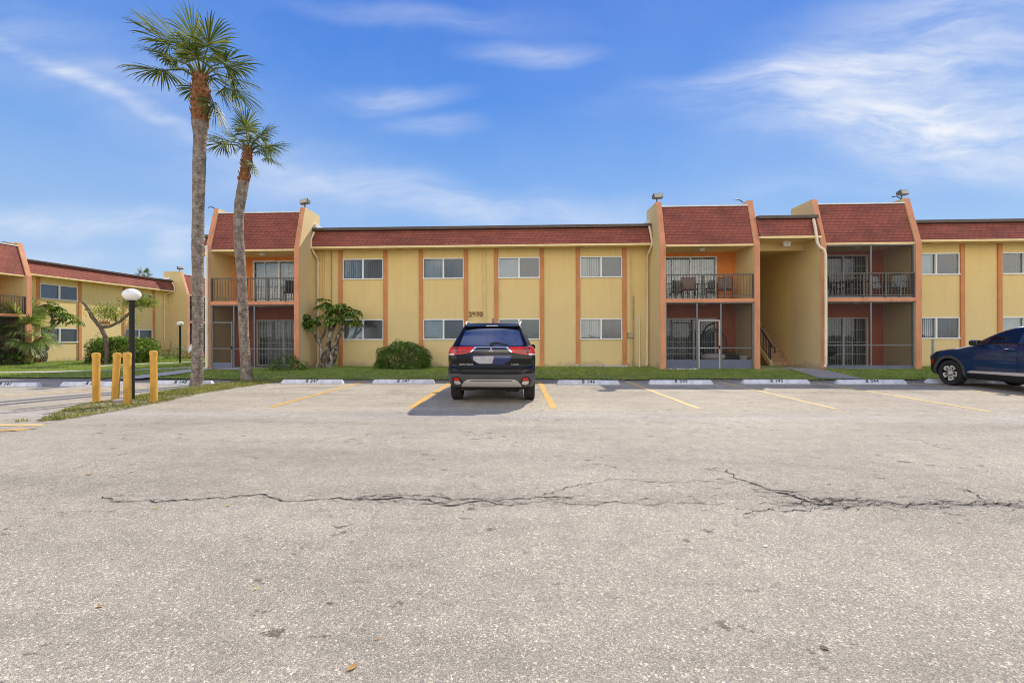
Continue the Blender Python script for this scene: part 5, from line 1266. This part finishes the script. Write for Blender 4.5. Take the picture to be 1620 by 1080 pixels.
def black_suv():
    root = empty('parked_car', (-.575, 9.02, 0), 0, 'black sport utility car seen from behind in the parking row', 'car')
    rg = [(.27, .76, .34, 4.4, .25, .4), (.34, .83, .16, 4.58, .25, .45), (.48, .875, .03, 4.66, .24, .5), (.60, .888, .0, 4.68, .24, .5), (.70, .890, .005, 4.68, .22, .5), (.745, .890, .045, 4.67, .22, .5), (.79, .892, .075, 4.64, .22, .5), (.90, .892, .06, 4.6, .2, .55),
          (.99, .888, .065, 4.45, .2, .6), (1.05, .878, .075, 4.1, .19, .55), (1.10, .862, .085, 3.62, .18, .4), (1.145, .838, .105, 3.45, .17, .25), (1.165, .815, .125, 3.38, .15, .22), (1.25, .775, .20, 3.18, .13, .22), (1.38, .715, .31, 2.86, .12, .2), (1.50, .655, .415, 2.52, .10, .18), (1.555, .62, .455, 2.32, .09, .18), (1.60, .585, .49, 2.12, .09, .18), (1.635, .50, .56, 1.95, .09, .15), (1.65, .38, .75, 1.7, .09, .12)]
    H0 = hull(rg); Hi = lambda o: hull(rg, o)
    glass = rounded([(-.655, 1.168), (.655, 1.168), (.545, 1.535), (-.545, 1.535)], .05)
    lampL = [(-.98, 1.155), (-.34, 1.150), (-.40, 1.045), (-.60, 1.005), (-.80, .985), (-.98, .985)]
    sideg = rounded([(.55, 1.185), (3.1, 1.185), (2.5, 1.50), (.85, 1.50)], .05)
    wells = [disc_me(.83, .345, .40, sx*.55, sx*1.05) for sx in (-1, 1)]+[disc_me(3.50, .345, .40, sx*.55, sx*1.05) for sx in (-1, 1)]
    rec = rounded([(-.41, .985), (.41, .985), (.39, .87), (.27, .80), (-.27, .80), (-.39, .87)], .06)
    G1 = prism_me(glass, -.3, 1.0, 'y'); gs = [prism_me(sideg, sx*.45, sx*1.1, 'x') for sx in (-1, 1)]
    pockets = [prism_me(rec, -.2, .12, 'y'), prism_me(rounded([(-.71, .735), (.71, .735), (.60, .66), (-.60, .66)], .04), -.2, .075, 'y')]
    body = boolean(H0, wells+[G1]+gs+pockets, 'DIFFERENCE'); part(body, 'body', 'carblack', root)
    inner = Hi(-.007)
    part(boolean(inner.copy(), [prism_me(glass, -.3, .95, 'y')], 'INTERSECT'), 'rear_window', 'carglass', root)
    for g in (0, 1): sx = (-1, 1)[g]; part(boolean(inner.copy(), [prism_me(sideg, sx*.5, sx*1.1, 'x')], 'INTERSECT'), 'side_window', 'carglass', root)
    part(boolean(Hi(-.025), [prism_me(rec, -.2, .3, 'y')], 'INTERSECT'), 'plate_recess', 'recess', root)
    pm = MB().prism(rounded([(-.365, .965), (.06, .965), (.02, .815), (-.25, .815), (-.365, .89)], .03), .072, .088, 'y').build('licence_plate', 'platem', root)
    part(boolean(Hi(-.05), [prism_me([(-.74, .755), (.74, .755), (.62, .64), (-.62, .64)], -.2, .4, 'y')], 'INTERSECT'), 'bumper_recess', 'cladblack', root)
    out3 = Hi(.006)
    for poly, sx in ((lampL, -1), (mirror(lampL), 1)):
        lp = part(boolean(out3.copy(), [prism_me(poly, -.3, .42, 'y')], 'INTERSECT'), 'tail_lamp', 'lampred', root)
        out4 = Hi(.010)
        pr = [(-.78, 1.14), (-.655, 1.14), (-.665, 1.015), (-.78, 1.01)]; pw = [(-.97, 1.012), (-.74, 1.015), (-.76, .987), (-.97, .987)]; pb = [(-.64, 1.06), (-.44, 1.09), (-.47, 1.06), (-.62, 1.03)]
        for q, mt_, nm in ((pr, 'lampdark', 'lamp_segment'), (pb, 'lampdark', 'lamp_segment'), (pw, 'lampclear', 'reverse_light')):
            if sx > 0: q = mirror(q)
            part(boolean(out4.copy(), [prism_me(q, -.3, .42, 'y')], 'INTERSECT'), nm, mt_, lp)
    part(boolean(Hi(.009), [prism_me([(-.30, 1.142), (.30, 1.142), (.36, 1.045), (-.36, 1.045)], -.3, .3, 'y')], 'INTERSECT'), 'tailgate_garnish', 'gloss', root)
    c3 = Hi(.015)
    for q, nm in (([(-.30, 1.152), (.30, 1.152), (.295, 1.142), (-.295, 1.142)], 'chrome_strip'), ([(-.335, 1.15), (-.285, 1.15), (-.365, 1.065), (-.40, 1.045), (-.425, 1.045)], 'chrome_fin')):
        part(boolean(c3.copy(), [prism_me(q, -.3, .3, 'y')], 'INTERSECT'), nm, 'chrome', root)
        if nm == 'chrome_fin': part(boolean(c3.copy(), [prism_me(mirror(q), -.3, .3, 'y')], 'INTERSECT'), nm, 'chrome', root)
    em = MB()
    for k in range(3):
        a = math.pi/2+k*2*math.pi/3; u = (math.cos(a), math.sin(a)); L = .056; wv = .0165
        p0 = (0, 0); pm_ = (u[0]*L/2-u[1]*wv, u[1]*L/2+u[0]*wv); p1 = (u[0]*L, u[1]*L); pn = (u[0]*L/2+u[1]*wv, u[1]*L/2-u[0]*wv)
        em.prism([(p[0], p[1]+1.085) for p in (p0, pm_, p1, pn)], .055, .085, 'y')
    em.build('emblem', 'chrome', root)
    for tx, x, sc in (('OUTLANDER', -.50, .045), ('S-AWC', .48, .045)):
        link('lettering', text_mesh(tx, sc, .003, 0, 1.1), 'chrome', root, (x, .069, .80), (R(90), 0, 0))
    cl = Hi(.010)
    band = [(-1.0, .625), (-.64, .615), (-.5, .60), (.5, .60), (.64, .615), (1.0, .625), (1.0, .34), (-1.0, .34)]
    part(boolean(cl, [prism_me(band, -.3, .50, 'y')], 'INTERSECT'), 'bumper', 'clad', root)
    sk = Hi(.026)
    part(boolean(sk, [prism_me(rounded([(-.615, .345), (.615, .345), (.59, .40), (.53, .47), (.46, .505), (-.46, .505), (-.53, .47), (-.59, .40)], .03), -.3, .40, 'y')], 'INTERSECT'), 'skid_plate', 'silver', root)
    part(boolean(Hi(.029), [prism_me(rounded([(-.44, .482), (.44, .482), (.40, .468), (-.40, .468)], .01), -.3, .3, 'y')], 'INTERSECT'), 'skid_slot', 'cladblack', root)
    fg = Hi(.018)
    for sx in (-1, 1):
        pd = [(.57, .375), (.60, .50), (.64, .56), (.72, .56), (.80, .52), (.78, .39)]; pu = [(.62, .475), (.645, .535), (.725, .54), (.755, .475)]; pl_ = [(.60, .40), (.625, .47), (.755, .47), (.75, .42), (.70, .385)]
        f = lambda q: q if sx > 0 else mirror(q)
        bz = part(boolean(Hi(.014), [prism_me(rounded(f(pd), .04), -.3, .5, 'y')], 'INTERSECT'), 'fog_lamp_bezel', 'cladblack', root)
        part(boolean(fg.copy(), [prism_me(rounded(f(pu), .02), -.3, .5, 'y')], 'INTERSECT'), 'reflector', 'lampred', bz)
        part(boolean(fg.copy(), [prism_me(rounded(f(pl_), .03), -.3, .5, 'y')], 'INTERSECT'), 'fog_lamp', 'lampclear', bz)
    sp = MB(); sp.prism([(.43, 1.56), (.425, 1.575), (.55, 1.622), (.9, 1.645), (.9, 1.57), (.52, 1.545)], -.575, .575, 'x')
    s_ = sp.build('spoiler', 'carblack', root, bevel=.012, smooth=40)
    MB().box(-.125, .125, .424, .46, 1.572, 1.592).build('brake_light', 'lampclear', s_, bevel=.005)
    rl = MB()
    for sx in (-1, 1): rl.tube([(sx*.565, .62, 1.60), (sx*.585, .7, 1.655), (sx*.60, 1.2, 1.69), (sx*.60, 2.0, 1.68), (sx*.585, 2.4, 1.62)], [.022, .024, .022, .022, .018], 8)
    MB().tube([(-.565, .60, 1.60), (-.585, .7, 1.652), (-.60, 1.2, 1.685), (-.60, 2.0, 1.675), (-.585, 2.4, 1.62)], .022, 8).build('roof_rail', 'silver', root, smooth=50)
    MB().tube([(.565, .60, 1.60), (.585, .7, 1.652), (.60, 1.2, 1.685), (.60, 2.0, 1.675), (.585, 2.4, 1.62)], .022, 8).build('roof_rail', 'silver', root, smooth=50)
    MB().prism([(.70, 1.63), (.98, 1.64), (.90, 1.675), (.76, 1.745), (.725, 1.75)], -.02, .02, 'x').build('antenna_fin', 'gloss', root, bevel=.008)
    wp = MB(); wp.tube([(.0, .175, 1.20), (.10, .185, 1.222), (.33, .16, 1.185)], [.034, .028, .014], 6); wp.tube([(0, .13, 1.20), (0, .2, 1.2)], .035, 8); wp.build('wiper', 'cladblack', root)
    for sx in (-1, 1):
        mr_ = MB(); mr_.prism(rounded([(.84, 1.03), (.98, 1.03), (.985, 1.12), (.95, 1.15), (.86, 1.14)], .03), 3.0, 3.14, 'y') if sx > 0 else mr_.prism(mirror(rounded([(.84, 1.03), (.98, 1.03), (.985, 1.12), (.95, 1.15), (.86, 1.14)], .03)), 3.0, 3.14, 'y')
        mr_.build('door_mirror', 'carblack', root, bevel=.02)
    ub = MB(); ub.box(-.56, .56, .5, 4.2, .24, .31); ub.tube([(.30, .40, .30), (.55, .45, .30)], .09, 10); ub.tube([(-.2, .9, .30), (.2, .9, .30)], .11, 10); ub.bar((-.75, .83, .30), (.75, .83, .30), .09)
    ub.tube([(-.62, .28, .30), (-.35, .42, .29)], .045, 10); ub.build('underbody', 'cladblack', root)
    for sx in (-1, 1):
        for y in (.83, 3.50): MB().prism(annulus(y, .345, .39, .398, -8, 188), sx*.56, sx*.87, 'x').build('wheel_liner', 'cladblack', root)
        for y in (.83, 3.50): wheel(root, sx*.775, y, .345, .225, sx, 'twin')
    return root
black_suv()

def blue_car():
    root = empty('parked_car', (12.62, 9.26, 0), 0, 'dark blue crossover car cut by the right edge of the picture', 'car', scale=(1, 1, 1.025))
    rg = [(.22, .80, .32, 4.22, .25, .45), (.28, .875, .12, 4.40, .25, .28), (.40, .912, .03, 4.46, .25, .28), (.55, .908, .0, 4.47, .25, .28), (.66, .914, .0, 4.465, .25, .28), (.72, .925, .0, 4.46, .24, .28), (.80, .925, .01, 4.43, .22, .31), (.87, .918, .02, 4.36, .22, .36), (.93, .906, .03, 4.22, .22, .5), (.98, .892, .04, 3.97, .2, .6), (1.03, .876, .05, 3.66, .2, .5),
          (1.075, .862, .06, 3.36, .2, .35), (1.105, .852, .08, 3.27, .2, .26), (1.13, .845, .12, 3.22, .2, .24), (1.20, .81, .2, 3.12, .2, .24), (1.30, .765, .33, 2.96, .2, .24), (1.40, .715, .48, 2.76, .2, .24), (1.48, .665, .62, 2.54, .2, .22), (1.54, .61, .78, 2.32, .2, .22), (1.585, .53, .95, 2.08, .2, .2), (1.615, .42, 1.1, 1.85, .2, .18), (1.63, .28, 1.2, 1.65, .15, .15)]
    H0 = hull(rg); Hi = lambda o: hull(rg, o)
    W = [(1.01, .34), (3.71, .34)]; R_ = .335
    wells = [disc_me(y, z, .385, sx*.55, sx*1.1) for y, z in W for sx in (-1, 1)]
    fg = rounded([(2.76, 1.128), (2.02, 1.128), (2.02, 1.485), (2.34, 1.47), (2.56, 1.37), (2.74, 1.24)], .03)
    rgls = rounded([(1.95, 1.128), (.62, 1.15), (.80, 1.36), (1.1, 1.475), (1.95, 1.478)], .03)
    ws = [(-.80, 1.13), (.80, 1.13), (.60, 1.53), (-.60, 1.53)]
    cuts = [prism_me(q, sx*.45, sx*1.1, 'x') for q in (fg, rgls) for sx in (-1, 1)]+[prism_me(rounded(ws, .05), 1.9, 3.4, 'y'), prism_me(rounded(ws, .05), -.2, .9, 'y')]
    part(boolean(H0, wells+cuts, 'DIFFERENCE'), 'body', 'carblue', root)
    inn = Hi(-.006)
    for q in (fg, rgls):
        for sx in (-1, 1): part(boolean(inn.copy(), [prism_me(q, sx*.5, sx*1.1, 'x')], 'INTERSECT'), 'side_window', 'carglass_side', root)
    part(boolean(inn.copy(), [prism_me(rounded(ws, .05), 2.0, 3.4, 'y')], 'INTERSECT'), 'windscreen', 'carglass', root)
    part(boolean(inn.copy(), [prism_me(rounded(ws, .05), -.2, .8, 'y')], 'INTERSECT'), 'rear_window', 'carglass', root)
    # black trim: bonnet shut line and lower grille
    part(boolean(Hi(.008), [prism_me([(4.0, .93), (4.8, .80), (4.8, .2), (4.02, .2), (4.06, .34), (4.10, .5)], -1.1, 1.1, 'x')], 'INTERSECT'), 'front_bumper', 'cladblack', root)
    part(boolean(Hi(.003), [prism_me([(-.80, .88), (.80, .88), (.62, 1.10), (-.62, 1.10)], 3.2, 4.6, 'y')], 'INTERSECT'), 'bonnet', 'carblue', root)
    part(boolean(Hi(.006), [prism_me([(-1.1, .2), (1.1, .2), (1.1, .5), (-1.1, .5)], -.2, .45, 'y')], 'INTERSECT'), 'rear_bumper', 'cladblack', root)
    for sx in (-1, 1):
        for y, z in W:
            part(boolean(Hi(.016), [prism_me(annulus(y, z, .386, .455, -18, 198), sx*.55, sx*1.1, 'x')], 'INTERSECT'), 'wheel_arch', 'clad', root)
        part(boolean(Hi(.012), [prism_me([(1.42, .22), (3.30, .22), (3.27, .30), (3.22, .37), (1.50, .39)], sx*.5, sx*1.1, 'x')], 'INTERSECT'), 'sill_cladding', 'cladblack', root)
        part(boolean(Hi(.016), [prism_me([(1.50, .395), (3.21, .375), (3.12, .43), (1.50, .475)], sx*.5, sx*1.1, 'x')], 'INTERSECT'), 'sill_trim', 'silver', root)
        hl = part(boolean(Hi(.012), [prism_me([(4.40, .86), (4.18, .90), (4.14, .84), (4.24, .74), (4.30, .66), (4.48, .66)], sx*.3, sx*1.1, 'x')], 'INTERSECT'), 'headlight', 'lampclear', root)
        part(boolean(Hi(.015), [prism_me([(4.36, .80), (4.22, .83), (4.20, .78), (4.28, .72), (4.36, .70)], sx*.3, sx*1.1, 'x')], 'INTERSECT'), 'lamp_segment', 'gloss', hl)
        part(boolean(Hi(.015), [prism_me([(4.20, .66), (4.155, .685), (4.21, .55), (4.25, .53)], sx*.3, sx*1.1, 'x')], 'INTERSECT'), 'side_marker', 'lampred', root)
        part(boolean(Hi(.008), [prism_me([(.30, 1.02), (.30, .82), (0, .80), (-.2, .80), (-.2, 1.02)], sx*.45, sx*1.1, 'x')], 'INTERSECT'), 'tail_lamp', 'lampred', root)
        # door gaps
        gp = MB(); X = sx*.9245
        part(boolean(Hi(.002), [prism_me([(2.005, .48), (1.997, .48), (1.997, 1.12), (2.005, 1.12)], sx*.5, sx*1.1, 'x'), ], 'INTERSECT'), 'door_gap', 'cladblack', root)
        part(boolean(Hi(.002), [prism_me([(3.165, .48), (3.157, .48), (3.157, .9), (3.10, 1.08), (3.108, 1.08), (3.165, .9)], sx*.5, sx*1.1, 'x'), ], 'INTERSECT'), 'door_gap', 'cladblack', root)
        for y in (2.06, 1.0):
            hd = MB(); hd.tube([(sx*.90, y, .985), (sx*.935, y+.03, .99), (sx*.938, y+.15, .992), (sx*.935, y+.22, .99), (sx*.90, y+.25, .985)], [.012, .016, .017, .016, .012], 8)
            hd.build('door_handle', 'carblue', root, smooth=50)
        mr_ = MB(); mr_.prism(rounded([(sx*.93, 1.06), (sx*1.09, 1.08), (sx*1.10, 1.17), (sx*1.05, 1.215), (sx*.95, 1.20)], .03), 2.78, 2.98, 'y'); mr_.bar((sx*.85, 2.9, 1.10), (sx*.96, 2.9, 1.12), .05)
        mr_.build('door_mirror', 'gloss', root, bevel=.02)
        MB().tube([(sx*.60, .85, 1.56), (sx*.62, 1.0, 1.605), (sx*.62, 1.6, 1.615), (sx*.60, 2.0, 1.56)], .018, 8).build('roof_rail', 'cladblack', root, smooth=50)
    for sx in (-1, 1):
        part(boolean(Hi(.006), [prism_me([(3.0, 1.098), (.6, 1.12), (.6, 1.142), (3.0, 1.122)], sx*.5, sx*1.1, 'x')], 'INTERSECT'), 'belt_trim', 'gloss', root)
        part(boolean(Hi(.006), [prism_me([(2.04, 1.125), (1.93, 1.125), (1.93, 1.48), (2.04, 1.485)], sx*.5, sx*1.1, 'x')], 'INTERSECT'), 'pillar_trim', 'gloss', root)
        part(boolean(Hi(.004), [prism_me([(3.06, 1.115), (2.775, 1.115), (2.765, 1.235), (2.57, 1.38), (2.35, 1.48), (2.02, 1.492), (2.02, 1.512), (2.36, 1.50), (2.62, 1.39), (2.80, 1.27)], sx*.5, sx*1.1, 'x')], 'INTERSECT'), 'pillar_trim', 'gloss', root)
    MB().box(-.6, .6, .4, 4.1, .2, .28).build('underbody', 'cladblack', root)
    for sx in (-1, 1):
        for y, z in W: MB().prism(annulus(y, z, .376, .384, -8, 188), sx*.56, sx*.90, 'x').build('wheel_liner', 'cladblack', root)
        for y, z in W: wheel(root, sx*.805, y, R_, .225, sx, 'petal')
    return root
blue_car()
